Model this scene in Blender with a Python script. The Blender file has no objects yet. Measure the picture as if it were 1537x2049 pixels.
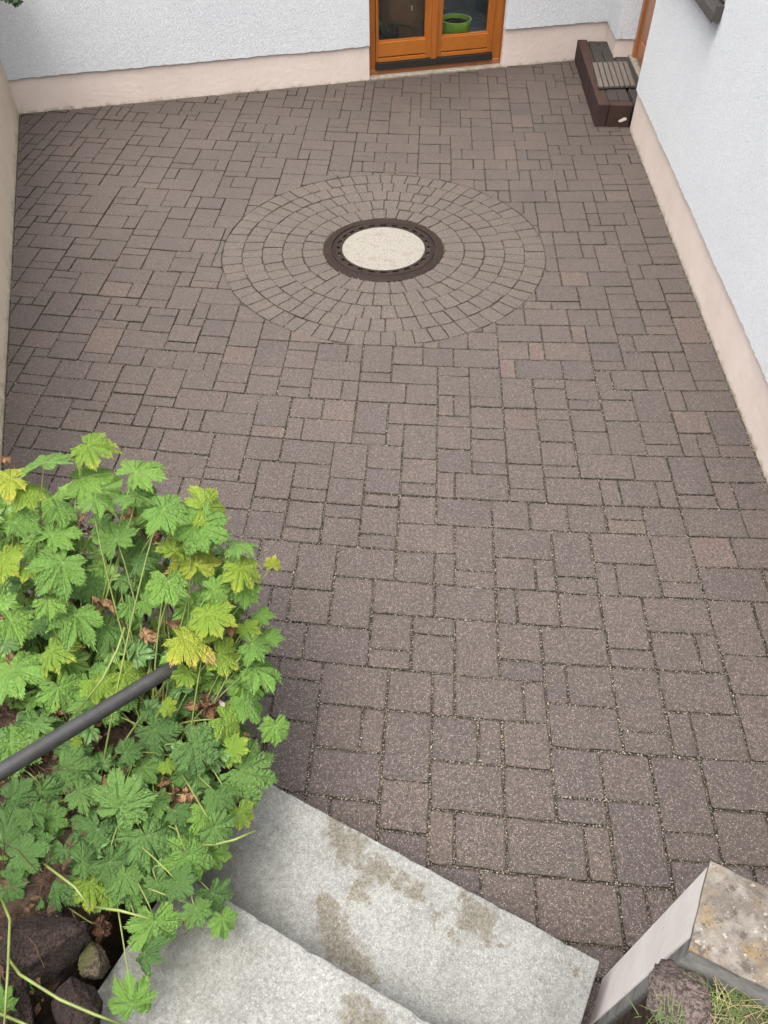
import bpy, bmesh, math, random
import numpy as np
from mathutils import Vector, Matrix, Quaternion, noise as mnoise

SC = bpy.context.scene
COL = SC.collection
random.seed(7)
RNG = np.random.default_rng(7)

# ------------------------------------------------------------------ camera
F_PX, CAM_H, PITCH, ROLL = 1560.5, 2.4801, 0.84292, 0.00449
PW, PH = 1537.0, 2049.0
_f = Vector((0, math.cos(PITCH), -math.sin(PITCH)))
_r = Vector((1, 0, 0))
_d = _f.cross(_r)
CR = math.cos(ROLL) * _r + math.sin(ROLL) * _d
CD = -math.sin(ROLL) * _r + math.cos(ROLL) * _d
CF = _f
cam_data = bpy.data.cameras.new('camera')
cam = bpy.data.objects.new('camera', cam_data)
COL.objects.link(cam)
cam_data.sensor_fit = 'VERTICAL'
cam_data.sensor_height = 36.0
cam_data.lens = F_PX / PH * 36.0
cam_data.clip_start = 0.05
cam_data.clip_end = 500.0
m = Matrix((CR, -CD, -CF)).transposed().to_4x4()
m.translation = (0, 0, CAM_H)
cam.matrix_world = m
SC.camera = cam

# ------------------------------------------------------------------ world and sun (bright overcast)
SUN_EL, SUN_AZ = math.radians(76), math.radians(215)      # azimuth measured from +Y, clockwise
world = bpy.data.worlds.new('World')
SC.world = world
world.use_nodes = True
wn = world.node_tree
bg = wn.nodes['Background']
sky = wn.nodes.new('ShaderNodeTexSky')
sky.sky_type = 'NISHITA'
sky.sun_disc = False
sky.sun_elevation = SUN_EL
sky.sun_rotation = SUN_AZ
sky.air_density = 1.0
sky.dust_density = 7.0
sky.ozone_density = 0.4
bg.inputs['Strength'].default_value = 0.15
cloud = wn.nodes.new('ShaderNodeHueSaturation')          # cloud cover greys the blue
cloud.inputs['Saturation'].default_value = 0.38
wn.links.new(sky.outputs[0], cloud.inputs['Color'])
wn.links.new(cloud.outputs[0], bg.inputs['Color'])
sun_data = bpy.data.lights.new('sun', 'SUN')
sun_data.energy = 0.7
sun_data.angle = math.radians(80)
sun_data.color = (1.0, 0.96, 0.9)
sun = bpy.data.objects.new('sun', sun_data)
COL.objects.link(sun)
sd = Vector((math.sin(SUN_AZ) * math.cos(SUN_EL), math.cos(SUN_AZ) * math.cos(SUN_EL), math.sin(SUN_EL)))
sun.rotation_euler = sd.to_track_quat('Z', 'Y').to_euler()
SC.view_settings.view_transform = 'Standard'
SC.view_settings.look = 'None'
SC.view_settings.gamma = 1.0
SC.view_settings.use_curve_mapping = False
SC.view_settings.exposure = 2.02
SC.cycles.max_bounces = 6
SC.cycles.diffuse_bounces = 3
SC.cycles.transparent_max_bounces = 8


# ------------------------------------------------------------------ picture <-> place helpers (used to read real sizes off the photo)
def ray(x, y):
    return CF + CR * ((x - PW / 2) / F_PX) + CD * ((y - PH / 2) / F_PX)


def U(x, y, z=0.0):
    v = ray(x, y)
    t = (z - CAM_H) / v.z
    return Vector((v.x * t, v.y * t, z))


def proj(p):
    q = Vector(p) - Vector((0, 0, CAM_H))
    dz = max(q.dot(CF), 1e-3)
    return PW / 2 + F_PX * q.dot(CR) / dz, PH / 2 + F_PX * q.dot(CD) / dz, dz


# ------------------------------------------------------------------ object helpers
def link(name, me, mat=None, parent=None, label=None, cat=None, group=None, kind=None):
    o = bpy.data.objects.new(name, me)
    COL.objects.link(o)
    if mat is not None and me is not None and len(me.materials) == 0:
        for mm in (mat if isinstance(mat, (list, tuple)) else [mat]):
            me.materials.append(mm)
    if parent is not None:
        o.parent = parent
        o.matrix_parent_inverse = root_matrix(parent).inverted()
    tag(o, label, cat, group, kind)
    return o


def root_matrix(o):
    mtx = Matrix.LocRotScale(o.location, o.rotation_euler, o.scale)
    if o.parent is not None:
        mtx = root_matrix(o.parent) @ o.matrix_parent_inverse @ mtx
    return mtx


def tag(o, label=None, cat=None, group=None, kind=None):
    if label: o['label'] = label
    if cat: o['category'] = cat
    if group: o['group'] = group
    if kind: o['kind'] = kind


def thing(name, loc, label=None, cat=None, group=None, kind=None):
    o = bpy.data.objects.new(name, None)
    o.empty_display_size = 0.1
    COL.objects.link(o)
    o.location = loc
    tag(o, label, cat, group, kind)
    return o


def mesh_from(name, verts, faces, smooth=False):
    me = bpy.data.meshes.new(name)
    me.from_pydata([tuple(v) for v in verts], [], faces)
    me.update()
    if smooth:
        me.polygons.foreach_set('use_smooth', [True] * len(me.polygons))
    return me


class MB:
    """collects pieces of ONE part"""
    def __init__(self):
        self.v, self.f = [], []

    def add(self, verts, faces):
        n = len(self.v)
        self.v += [tuple(v) for v in verts]
        self.f += [tuple(i + n for i in f) for f in faces]

    def prism(self, poly, z0, z1):
        n = len(poly)
        vs = [(p[0], p[1], z0) for p in poly] + [(p[0], p[1], z1) for p in poly]
        fs = [tuple(range(n - 1, -1, -1)), tuple(range(n, 2 * n))]
        fs += [(i, (i + 1) % n, n + (i + 1) % n, n + i) for i in range(n)]
        self.add(vs, fs)

    def box(self, o, a, b, c):
        """corner o and three edge vectors"""
        o, a, b, c = Vector(o), Vector(a), Vector(b), Vector(c)
        vs = [o, o + a, o + a + b, o + b, o + c, o + a + c, o + a + b + c, o + b + c]
        self.add(vs, [(3, 2, 1, 0), (4, 5, 6, 7), (0, 1, 5, 4), (1, 2, 6, 5), (2, 3, 7, 6), (3, 0, 4, 7)])

    def tube(self, pts, radii, n=8, cap=True):
        pts = [Vector(p) for p in pts]
        if not isinstance(radii, (list, tuple)): radii = [radii] * len(pts)
        rings = []
        up = Vector((0, 0, 1))
        for i, p in enumerate(pts):
            t = (pts[min(i + 1, len(pts) - 1)] - pts[max(i - 1, 0)]).normalized()
            a = t.cross(up)
            if a.length < 1e-3: a = t.cross(Vector((1, 0, 0)))
            a.normalize(); b = t.cross(a)
            rings.append([p + (a * math.cos(2 * math.pi * k / n) + b * math.sin(2 * math.pi * k / n)) * radii[i] for k in range(n)])
        vs = [v for r in rings for v in r]
        fs = []
        for i in range(len(pts) - 1):
            for k in range(n):
                fs.append((i * n + k, i * n + (k + 1) % n, (i + 1) * n + (k + 1) % n, (i + 1) * n + k))
        if cap:
            fs.append(tuple(range(n - 1, -1, -1)))
            fs.append(tuple((len(pts) - 1) * n + k for k in range(n)))
        self.add(vs, fs)

    def lathe(self, c, prof, n=48):
        """prof: list of (radius, z); closed loop when first == last"""
        vs, fs = [], []
        for (r, z) in prof:
            for k in range(n):
                a = 2 * math.pi * k / n
                vs.append((c[0] + r * math.cos(a), c[1] + r * math.sin(a), c[2] + z))
        for i in range(len(prof) - 1):
            for k in range(n):
                fs.append((i * n + k, i * n + (k + 1) % n, (i + 1) * n + (k + 1) % n, (i + 1) * n + k))
        self.add(vs, fs)

    def build(self, name, mat, parent=None, bevel=0.0, smooth=False, **kw):
        me = mesh_from(name, self.v, self.f)
        bm = bmesh.new(); bm.from_mesh(me)
        bmesh.ops.recalc_face_normals(bm, faces=bm.faces)
        if bevel > 0:
            es = [e for e in bm.edges if len(e.link_faces) == 2 and e.calc_face_angle(0) > 0.5]
            bmesh.ops.bevel(bm, geom=es, offset=bevel, segments=2, affect='EDGES', profile=0.6)
        bm.to_mesh(me); bm.free()
        if smooth:
            me.polygons.foreach_set('use_smooth', [True] * len(me.polygons))
        return link(name, me, mat, parent, **kw)


# ------------------------------------------------------------------ materials
class NT:
    def __init__(self, name, rough=0.8, spec=0.3):
        self.m = bpy.data.materials.new(name)
        self.m.use_nodes = True
        self.t = self.m.node_tree
        self.b = self.t.nodes['Principled BSDF']
        self.b.inputs['Roughness'].default_value = rough
        self.b.inputs['Specular IOR Level'].default_value = spec
        self.co = self.n('ShaderNodeTexCoord').outputs['Object']

    def n(self, t): return self.t.nodes.new(t)

    def l(self, a, b): self.t.links.new(a, b)

    def set(self, sock, v):
        if isinstance(v, bpy.types.NodeSocket): self.l(v, sock)
        elif isinstance(v, (tuple, list)) and sock.type == 'RGBA': sock.default_value = (v[0], v[1], v[2], 1)
        else: sock.default_value = v

    def map(self, scale, rot=(0, 0, 0), loc=(0, 0, 0)):
        n = self.n('ShaderNodeMapping'); self.l(self.co, n.inputs[0])
        n.inputs['Scale'].default_value = scale; n.inputs['Rotation'].default_value = rot; n.inputs['Location'].default_value = loc
        return n.outputs[0]

    def noise(self, scale, detail=3, rough=0.55, vec=None, dist=0.0):
        n = self.n('ShaderNodeTexNoise'); self.l(vec or self.co, n.inputs['Vector'])
        n.inputs['Scale'].default_value = scale; n.inputs['Detail'].default_value = detail
        n.inputs['Roughness'].default_value = rough; n.inputs['Distortion'].default_value = dist
        return n.outputs[0]

    def vor(self, scale, vec=None, feature='F1', out=0, rnd=1.0):
        n = self.n('ShaderNodeTexVoronoi'); n.feature = feature; self.l(vec or self.co, n.inputs['Vector'])
        n.inputs['Scale'].default_value = scale; n.inputs['Randomness'].default_value = rnd
        return n.outputs[out]

    def vor2(self, scale, vec=None):
        n = self.n('ShaderNodeTexVoronoi'); self.l(vec or self.co, n.inputs['Vector']); n.inputs['Scale'].default_value = scale
        return n.outputs[0], self.sep(n.outputs[1])

    def ramp(self, fac, stops, interp='LINEAR'):
        n = self.n('ShaderNodeValToRGB'); n.color_ramp.interpolation = interp; self.l(fac, n.inputs[0])
        e = n.color_ramp.elements
        while len(e) < len(stops): e.new(0.5)
        for i, (p, c) in enumerate(stops):
            e[i].position = p
            e[i].color = (c, c, c, 1) if not isinstance(c, (tuple, list)) else (c[0], c[1], c[2], 1)
        return n.outputs[0]

    def mix(self, fac, a, b, mode='MIX'):
        n = self.n('ShaderNodeMix'); n.data_type = 'RGBA'; n.blend_type = mode
        self.set(n.inputs[0], fac); self.set(n.inputs[6], a); self.set(n.inputs[7], b)
        return n.outputs[2]

    def math(self, op, a, b=0.0, c=None, clamp=False):
        n = self.n('ShaderNodeMath'); n.operation = op; n.use_clamp = clamp
        self.set(n.inputs[0], a); self.set(n.inputs[1], b)
        if c is not None: self.set(n.inputs[2], c)
        return n.outputs[0]

    def sep(self, v):
        n = self.n('ShaderNodeSeparateXYZ'); self.l(v, n.inputs[0]); return n.outputs

    def attr(self, name):
        n = self.n('ShaderNodeAttribute'); n.attribute_name = name; return n.outputs['Fac']

    def rnd(self): return self.n('ShaderNodeObjectInfo').outputs['Random']

    def bump(self, h, strength=0.5, dist=0.01):
        n = self.n('ShaderNodeBump'); n.inputs['Strength'].default_value = strength; n.inputs['Distance'].default_value = dist
        self.l(h, n.inputs['Height']); self.l(n.outputs[0], self.b.inputs['Normal'])

    def color(self, c): self.set(self.b.inputs['Base Color'], c)


def mat_paver(name, ramp_cols, pale=1.0):
    k = NT(name, 0.52, 0.5)
    base = k.ramp(k.attr('tone'), ramp_cols)
    big = k.ramp(k.noise(1.3, 2), [(0.3, 0.88), (0.7, 1.10)])
    base = k.mix(1.0, base, big, 'MULTIPLY')
    mid = k.ramp(k.noise(80, 3, 0.85), [(0.34, 0.30), (0.5, 0.93), (0.66, 1.85)])
    base = k.mix(0.9, base, mid, 'MULTIPLY')
    grain = k.noise(380, 1, 0.7)
    base = k.mix(0.9, base, k.ramp(grain, [(0.3, 0.35), (0.5, 1.0), (0.72, 1.9)]), 'MULTIPLY')
    # exposed pale aggregate grains and dark pits
    dist, r = k.vor2(235)
    near = k.ramp(dist, [(0.28, 1.0), (0.46, 0.0)])
    pale_on = k.math('MULTIPLY', near, k.ramp(r[0], [(0.68, 0.0), (0.78, 1.0)]))
    base = k.mix(k.math('MULTIPLY', pale_on, 0.62 * pale), base, (0.30, 0.25, 0.205))
    dark_on = k.math('MULTIPLY', near, k.ramp(r[1], [(0.72, 0.0), (0.80, 1.0)]))
    base = k.mix(k.math('MULTIPLY', dark_on, 0.7), base, (0.022, 0.019, 0.018))
    spots = k.ramp(k.noise(14, 3, 0.7), [(0.66, 0.0), (0.71, 1.0)])
    base = k.mix(k.math('MULTIPLY', spots, 0.45), base, (0.035, 0.03, 0.03))
    k.color(base)
    k.bump(k.math('ADD', grain, k.math('MULTIPLY', dist, 0.6)), 0.7, 0.005)
    return k.m


M = {}
M['paver'] = mat_paver('paver_stone', [(0.0, (0.0315, 0.0232, 0.0206)), (0.3, (0.0375, 0.0272, 0.0236)), (0.75, (0.0430, 0.0306, 0.0258)), (0.92, (0.0550, 0.0370, 0.0298)), (1.0, (0.073, 0.0435, 0.0325))])
M['ringpaver'] = mat_paver('ring_stone', [(0.0, (0.0425, 0.0328, 0.0278)), (0.6, (0.0470, 0.0360, 0.0302)), (1.0, (0.0515, 0.0386, 0.0317))])

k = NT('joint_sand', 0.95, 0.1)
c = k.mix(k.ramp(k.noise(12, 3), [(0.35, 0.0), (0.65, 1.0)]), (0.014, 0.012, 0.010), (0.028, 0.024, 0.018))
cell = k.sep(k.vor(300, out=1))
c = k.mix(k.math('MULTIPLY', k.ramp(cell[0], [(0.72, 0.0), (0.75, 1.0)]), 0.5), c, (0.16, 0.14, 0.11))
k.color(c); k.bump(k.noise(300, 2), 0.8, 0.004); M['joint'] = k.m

k = NT('joint_grit', 0.9, 0.2)
k.color(k.ramp(k.attr('tone'), [(0.0, (0.04, 0.034, 0.028)), (0.35, (0.12, 0.104, 0.082)), (0.7, (0.25, 0.222, 0.18)), (1.0, (0.45, 0.42, 0.36))]))
M['grit'] = k.m

k = NT('rough_plaster', 0.9, 0.2)
v = k.map((1.0, 1.0, 1.6))
h = k.math('ADD', k.noise(84, 3, 0.65, v, 0.9), k.math('MULTIPLY', k.noise(230, 1, 0.5, v), 0.5))
c = k.mix(k.ramp(k.noise(1.3, 3), [(0.3, 0.0), (0.75, 1.0)]), (0.80, 0.825, 0.845), (0.75, 0.778, 0.80))
c = k.mix(1.0, c, k.ramp(h, [(0.52, 0.77), (0.76, 1.0), (0.98, 1.06)]), 'MULTIPLY')  # relief shade put into the colour: pits darker, crests lighter
k.color(c); k.bump(h, 1.0, 0.03); M['plaster'] = k.m


def mat_plinth(name, a, b, dirt, dz=0.10):
    k = NT(name, 0.85, 0.25)
    c = k.mix(k.ramp(k.noise(3.0, 5, 0.6), [(0.3, 0.0), (0.7, 1.0)]), a, b)
    z = k.sep(k.co)[2]
    edge = k.math('ADD', k.math('DIVIDE', z, dz), k.math('MULTIPLY', k.noise(14, 5, 0.7), 1.6))
    low = k.ramp(edge, [(0.62, 1.0), (1.25, 0.0)])
    c = k.mix(k.math('MULTIPLY', low, 0.75), c, dirt)
    c = k.mix(k.math('MULTIPLY', k.ramp(k.noise(46, 4, 0.7), [(0.60, 0.0), (0.72, 1.0)]), 0.18), c, dirt)
    k.color(c); k.bump(k.math('ADD', k.noise(28, 4), k.math('MULTIPLY', k.noise(190, 2), 0.25)), 0.35, 0.01)
    return k.m


M['plinth'] = mat_plinth('plinth_paint', (0.50, 0.425, 0.38), (0.44, 0.37, 0.325), (0.17, 0.15, 0.085), 0.085)
M['yardwall'] = mat_plinth('yard_wall_render', (0.50, 0.43, 0.34), (0.44, 0.37, 0.28), (0.20, 0.19, 0.10), 0.25)


def mat_wood(name, a, b, axis=2, rough=0.35):
    k = NT(name, rough, 0.5)
    s = [26.0, 26.0, 26.0]; s[axis] = 1.6
    g = k.noise(3.0, 5, 0.6, k.map(tuple(s)), 1.0)
    k.color(k.mix(k.ramp(g, [(0.3, 0.0), (0.7, 1.0)]), a, b))
    k.bump(g, 0.15, 0.003)
    return k.m


M['wood_v'] = mat_wood('door_wood_upright', (0.27, 0.085, 0.010), (0.185, 0.052, 0.006), 2)
M['wood_h'] = mat_wood('door_wood_rail', (0.30, 0.096, 0.011), (0.21, 0.062, 0.007), 0)
M['wood_dark'] = mat_wood('entrance_wood', (0.26, 0.10, 0.035), (0.17, 0.06, 0.02), 2)
M['wood_grey'] = mat_wood('weathered_slat', (0.088, 0.073, 0.061), (0.05, 0.041, 0.035), 1, 0.8)


def plain(name, col, rough=0.6, spec=0.4, metal=0.0, var=0.25, sc=20):
    k = NT(name, rough, spec)
    d = tuple(x * (1 - var) for x in col)
    k.color(k.mix(k.ramp(k.noise(sc, 4, 0.6), [(0.3, 0.0), (0.7, 1.0)]), col, d))
    k.b.inputs['Metallic'].default_value = metal
    return k.m


M['darkmetal'] = plain('dark_aluminium', (0.045, 0.040, 0.038), 0.4, 0.5)
k = NT('rail_paint', 0.45, 0.45)
c = k.mix(k.ramp(k.noise(30, 4, 0.7), [(0.35, 0.0), (0.65, 1.0)]), (0.026, 0.0255, 0.025), (0.016, 0.0155, 0.015))
c = k.mix(k.ramp(k.noise(9, 5, 0.75, k.map((30, 6, 6))), [(0.63, 0.0), (0.68, 0.55)]), c, (0.11, 0.105, 0.10))
k.color(c); M['rail'] = k.m
M['gasket'] = plain('black_gasket', (0.012, 0.011, 0.010), 0.5)
M['ledge'] = plain('threshold_concrete', (0.22, 0.19, 0.15), 0.9, 0.2, 0, 0.5, 25)
M['tile'] = plain('room_tile', (0.085, 0.10, 0.105), 0.25, 0.5, 0, 0.2, 4)
M['roomwall'] = plain('room_wall', (0.16, 0.17, 0.16), 0.8)
M['grout'] = plain('tile_grout', (0.03, 0.035, 0.035), 0.8)
M['greenpot'] = plain('green_plastic', (0.45, 0.75, 0.035), 0.35, 0.5, 0, 0.08)
M['terracotta'] = plain('terracotta', (0.34, 0.15, 0.085), 0.8, 0.2, 0, 0.25, 8)
M['blackpot'] = plain('black_plastic', (0.02, 0.02, 0.022), 0.35)
M['potsoil'] = plain('potting_soil', (0.055, 0.038, 0.028), 0.95, 0.1, 0, 0.6, 90)
M['stepstone'] = plain('step_stone', (0.034, 0.0285, 0.0265), 0.85, 0.2, 0, 0.4, 60)
M['kerbstone'] = plain('kerb_stone', (0.036, 0.0195, 0.016), 0.85, 0.2, 0, 0.35, 22)
M['iron'] = plain('cast_iron', (0.020, 0.0135, 0.011), 0.7, 0.12, 0.0, 0.5, 60)
M['earth'] = plain('terrain_earth', (0.07, 0.075, 0.035), 0.95, 0.1, 0, 0.5, 2)
M['whitemark'] = plain('white_smear', (0.55, 0.50, 0.44), 0.9, 0.2, 0, 0.4, 120)

# soil of the bed
k = NT('bed_soil', 0.95, 0.1)
k.color(k.mix(k.ramp(k.noise(30, 5, 0.7), [(0.35, 0.0), (0.65, 1.0)]), (0.016, 0.011, 0.008), (0.060, 0.038, 0.026)))
k.bump(k.noise(45, 5, 0.7), 1.0, 0.03); M['soil'] = k.m

# manhole concrete infill
k = NT('manhole_concrete', 0.9, 0.2)
c = k.mix(k.ramp(k.noise(160, 3, 0.7), [(0.35, 0.0), (0.65, 1.0)]), (0.195, 0.184, 0.160), (0.105, 0.098, 0.084))
cell = k.sep(k.vor(170, out=1))
c = k.mix(k.math('MULTIPLY', k.ramp(cell[0], [(0.78, 0.0), (0.82, 1.0)]), 0.55), c, (0.085, 0.075, 0.06))
c = k.mix(k.math('MULTIPLY', k.ramp(k.noise(11, 4, 0.6), [(0.55, 0.0), (0.68, 1.0)]), 0.5), c, (0.10, 0.088, 0.068))
k.color(c); k.bump(k.noise(200, 3), 0.4, 0.004); M['infill'] = k.m


def mat_concrete():
    k = NT('step_concrete', 0.9, 0.2)
    c = k.mix(k.ramp(k.noise(5, 5, 0.6), [(0.3, 0.0), (0.7, 1.0)]), (0.165, 0.166, 0.156), (0.108, 0.109, 0.101))
    c = k.mix(1.0, c, k.ramp(k.noise(230, 3, 0.75), [(0.3, 0.66), (0.5, 1.0), (0.7, 1.28)]), 'MULTIPLY')
    c = k.mix(1.0, c, k.ramp(k.noise(85, 4, 0.7), [(0.30, 0.72), (0.5, 1.0), (0.70, 1.22)]), 'MULTIPLY')
    d, cell = k.vor2(190)
    near = k.ramp(d, [(0.25, 1.0), (0.45, 0.0)])
    c = k.mix(k.math('MULTIPLY', k.math('MULTIPLY', near, k.ramp(cell[0], [(0.84, 0.0), (0.92, 1.0)])), 0.75), c, (0.085, 0.08, 0.075))
    c = k.mix(k.math('MULTIPLY', k.math('MULTIPLY', near, k.ramp(cell[1], [(0.86, 0.0), (0.94, 1.0)])), 0.5), c, (0.30, 0.295, 0.27))
    d2, cell2 = k.vor2(46)
    near2 = k.ramp(k.math('ADD', d2, k.math('MULTIPLY', cell2[2], 0.12)), [(0.16, 1.0), (0.22, 0.0)])
    c = k.mix(k.math('MULTIPLY', k.math('MULTIPLY', near2, k.ramp(cell2[0], [(0.88, 0.0), (0.9, 1.0)])), 0.7), c, (0.12, 0.10, 0.09))
    # damp tan stains, each with its own place and ragged outline
    wob = k.n('ShaderNodeVectorMath'); wob.operation = 'MULTIPLY_ADD'
    nz = k.n('ShaderNodeTexNoise'); nz.inputs['Scale'].default_value = 26; nz.inputs['Detail'].default_value = 5; nz.inputs['Roughness'].default_value = 0.65
    k.l(k.co, nz.inputs['Vector'])
    k.l(nz.outputs['Color'], wob.inputs[0]); wob.inputs[1].default_value = (0.15, 0.15, 0.0); k.l(k.co, wob.inputs[2])
    tot = None
    for (x, y, z, r) in [(672, 1655, .16, .030), (700, 1690, .16, .040), (735, 1735, .16, .024), (760, 1745, .16, .032), (720, 1785, .16, .026), (800, 1765, .16, .022), (830, 1785, .16, .020),
                         (650, 1815, .16, .026), (660, 1850, .16, .030), (680, 1895, .16, .038), (715, 1935, .16, .038), (950, 1835, .16, .040), (975, 1860, .16, .026), (868, 1832, .16, .017), (905, 1880, .16, .012),
                         (935, 1790, .16, .014), (1150, 1945, .16, .016), (700, 2030, .32, .030), (745, 2046, .32, .030)]:
        p = U(x, y, z)
        dn = k.n('ShaderNodeVectorMath'); dn.operation = 'DISTANCE'
        k.l(wob.outputs[0], dn.inputs[0]); dn.inputs[1].default_value = (p.x + 0.075, p.y + 0.075, z)
        s = k.ramp(k.math('DIVIDE', dn.outputs['Value'], r * 2.3), [(0.36, 1.0), (0.56, 0.35), (0.64, 0.0)])
        tot = s if tot is None else k.math('MAXIMUM', tot, s)
    c = k.mix(k.math('MULTIPLY', k.math('MULTIPLY', tot, k.ramp(k.noise(120, 3, 0.7), [(0.35, 0.45), (0.6, 1.0)])), 0.9), c, k.mix(1.0, c, (0.55, 0.475, 0.36), 'MULTIPLY'))
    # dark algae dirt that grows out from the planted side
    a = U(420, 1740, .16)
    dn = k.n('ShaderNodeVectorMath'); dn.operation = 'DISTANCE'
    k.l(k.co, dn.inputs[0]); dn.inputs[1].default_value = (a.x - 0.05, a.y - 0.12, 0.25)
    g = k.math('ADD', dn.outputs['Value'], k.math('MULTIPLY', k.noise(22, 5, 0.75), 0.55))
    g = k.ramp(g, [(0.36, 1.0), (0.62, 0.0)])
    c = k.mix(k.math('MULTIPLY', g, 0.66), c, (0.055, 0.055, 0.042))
    k.color(c)
    k.bump(k.math('ADD', k.noise(180, 3, 0.7), k.math('MULTIPLY', k.noise(24, 3), 0.6)), 0.5, 0.006)
    return k.m


M['concrete'] = mat_concrete()

k = NT('wall_end_render', 0.85, 0.25)
c = k.mix(k.ramp(k.noise(7, 5, 0.65), [(0.3, 0.0), (0.7, 1.0)]), (0.54, 0.50, 0.47), (0.45, 0.41, 0.38))
c = k.mix(k.math('MULTIPLY', k.ramp(k.noise(50, 4, 0.7), [(0.62, 0.0), (0.72, 1.0)]), 0.35), c, (0.22, 0.20, 0.16))
k.color(c); k.bump(k.noise(90, 4), 0.3, 0.006); M['wallend'] = k.m

k = NT('lichen_cap', 0.92, 0.15)
c = k.mix(k.ramp(k.noise(22, 5, 0.7), [(0.38, 0.0), (0.60, 1.0)]), (0.156, 0.143, 0.125), (0.086, 0.074, 0.062))
c = k.mix(k.ramp(k.noise(26, 5, 0.75, k.map((1, 1, 1), loc=(3.3, 1, 0))), [(0.50, 0.0), (0.66, 0.62)]), c, (0.156, 0.099, 0.036))
c = k.mix(k.ramp(k.noise(38, 5, 0.7, k.map((1, 1, 1), loc=(9, 4, 0))), [(0.54, 0.0), (0.64, 0.7)]), c, (0.044, 0.034, 0.030))
c = k.mix(k.ramp(k.noise(75, 4, 0.6, k.map((1, 1, 1), loc=(2, 7, 0))), [(0.62, 0.0), (0.67, 0.75)]), c, (0.239, 0.229, 0.203))
c = k.mix(k.ramp(k.noise(150, 3, 0.6), [(0.66, 0.0), (0.70, 0.7)]), c, (0.021, 0.019, 0.017))
k.color(c); k.bump(k.noise(70, 5, 0.75), 0.8, 0.012); M['lichen'] = k.m


M['darkgrey'] = plain('dark_grey_wall', (0.16, 0.155, 0.145), 0.95, 0.15, 0, 0.5, 30)  # dark grey; on the garden wall's back it stands for shade


def mat_rock(name, a, b, moss=None):
    k = NT(name, 0.95, 0.15)
    c = k.mix(k.ramp(k.noise(16, 5, 0.7), [(0.3, 0.0), (0.7, 1.0)]), a, b)
    c = k.mix(1.0, c, k.ramp(k.noise(120, 3, 0.7), [(0.35, 0.35), (0.6, 1.15)]), 'MULTIPLY')
    if moss:
        c = k.mix(k.ramp(k.noise(13, 4, 0.6, k.map((1, 1, 1), loc=(5, 2, 1))), [(0.48, 0.0), (0.60, 0.85)]), c, moss)
    k.color(c); k.bump(k.math('ADD', k.noise(60, 5, 0.8), k.math('MULTIPLY', k.noise(190, 2), 0.5)), 1.0, 0.03)
    return k.m


M['lava'] = mat_rock('lava_rock', (0.055, 0.038, 0.031), (0.024, 0.018, 0.016))
M['lava_pale'] = mat_rock('lava_rock_pale', (0.20, 0.15, 0.138), (0.11, 0.09, 0.082))
M['mossrock'] = mat_rock('mossy_rock', (0.14, 0.115, 0.075), (0.08, 0.065, 0.04), (0.085, 0.09, 0.03))


def mat_leaf(name, cols, vein, edge=None, edge_at=0.8, trans=0.28, holes=False):
    k = NT(name, 0.48, 0.35)
    c = k.ramp(k.rnd(), cols)
    c = k.mix(1.0, c, k.ramp(k.noise(55, 3, 0.6), [(0.3, 0.84), (0.7, 1.14)]), 'MULTIPLY')
    c = k.mix(1.0, c, k.ramp(k.noise(320, 2, 0.6), [(0.35, 0.86), (0.65, 1.12)]), 'MULTIPLY')
    if edge:
        rad = k.math('ADD', k.attr('rad'), k.math('MULTIPLY', k.math('SUBTRACT', k.noise(24, 3, 0.6), 0.5), 0.9))
        for (col, at, w) in edge:
            c = k.mix(k.ramp(rad, [(at, 0.0), (min(at + w, 0.999), 1.0)]), c, col)
    blot = k.ramp(k.noise(16, 4, 0.7, k.map((1, 1, 1), loc=(1, 2, 3))), [(0.66, 0.0), (0.72, 0.6)])
    c = k.mix(blot, c, k.mix(1.0, c, (1.9, 1.35, 0.7), 'MULTIPLY'))
    v = k.attr('vein')
    c = k.mix(k.math('MULTIPLY', k.ramp(v, [(0.55, 0.0), (1.0, 1.0)]), 0.36), c, vein)
    k.color(c)
    k.bump(k.math('ADD', k.math('MULTIPLY', v, -0.6), k.noise(9, 3, 0.6)), 0.6, 0.06)
    tr = k.n('ShaderNodeBsdfTranslucent'); k.set(tr.inputs['Color'], k.mix(1.0, c, (1.25, 1.25, 0.7), 'MULTIPLY'))
    mx = k.n('ShaderNodeMixShader'); mx.inputs[0].default_value = trans
    out = k.t.nodes['Material Output']
    k.l(k.b.outputs[0], mx.inputs[1]); k.l(tr.outputs[0], mx.inputs[2]); k.l(mx.outputs[0], out.inputs['Surface'])
    return k.m


GOLD, STRAW, PINK, BROWN = (0.32, 0.28, 0.04), (0.38, 0.25, 0.10), (0.32, 0.16, 0.09), (0.20, 0.10, 0.05)
M['leaf_g'] = mat_leaf('leaf_green', [(0.0, (0.080, 0.160, 0.029)), (0.5, (0.096, 0.188, 0.032)), (1.0, (0.116, 0.212, 0.036))], (0.30, 0.40, 0.16))
M['leaf_l'] = mat_leaf('leaf_lime', [(0.0, (0.112, 0.19, 0.022)), (1.0, (0.145, 0.212, 0.020))], (0.40, 0.45, 0.15), [((0.24, 0.26, 0.03), 0.72, 0.25)])
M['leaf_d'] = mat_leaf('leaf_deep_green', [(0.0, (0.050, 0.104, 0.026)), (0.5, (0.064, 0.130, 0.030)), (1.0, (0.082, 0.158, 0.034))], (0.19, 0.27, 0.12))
M['leaf_y'] = mat_leaf('leaf_yellowing', [(0.0, (0.165, 0.215, 0.020)), (1.0, (0.205, 0.235, 0.022))], (0.45, 0.45, 0.14), [(GOLD, 0.62, 0.3), (STRAW, 0.90, 0.12)])
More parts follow.
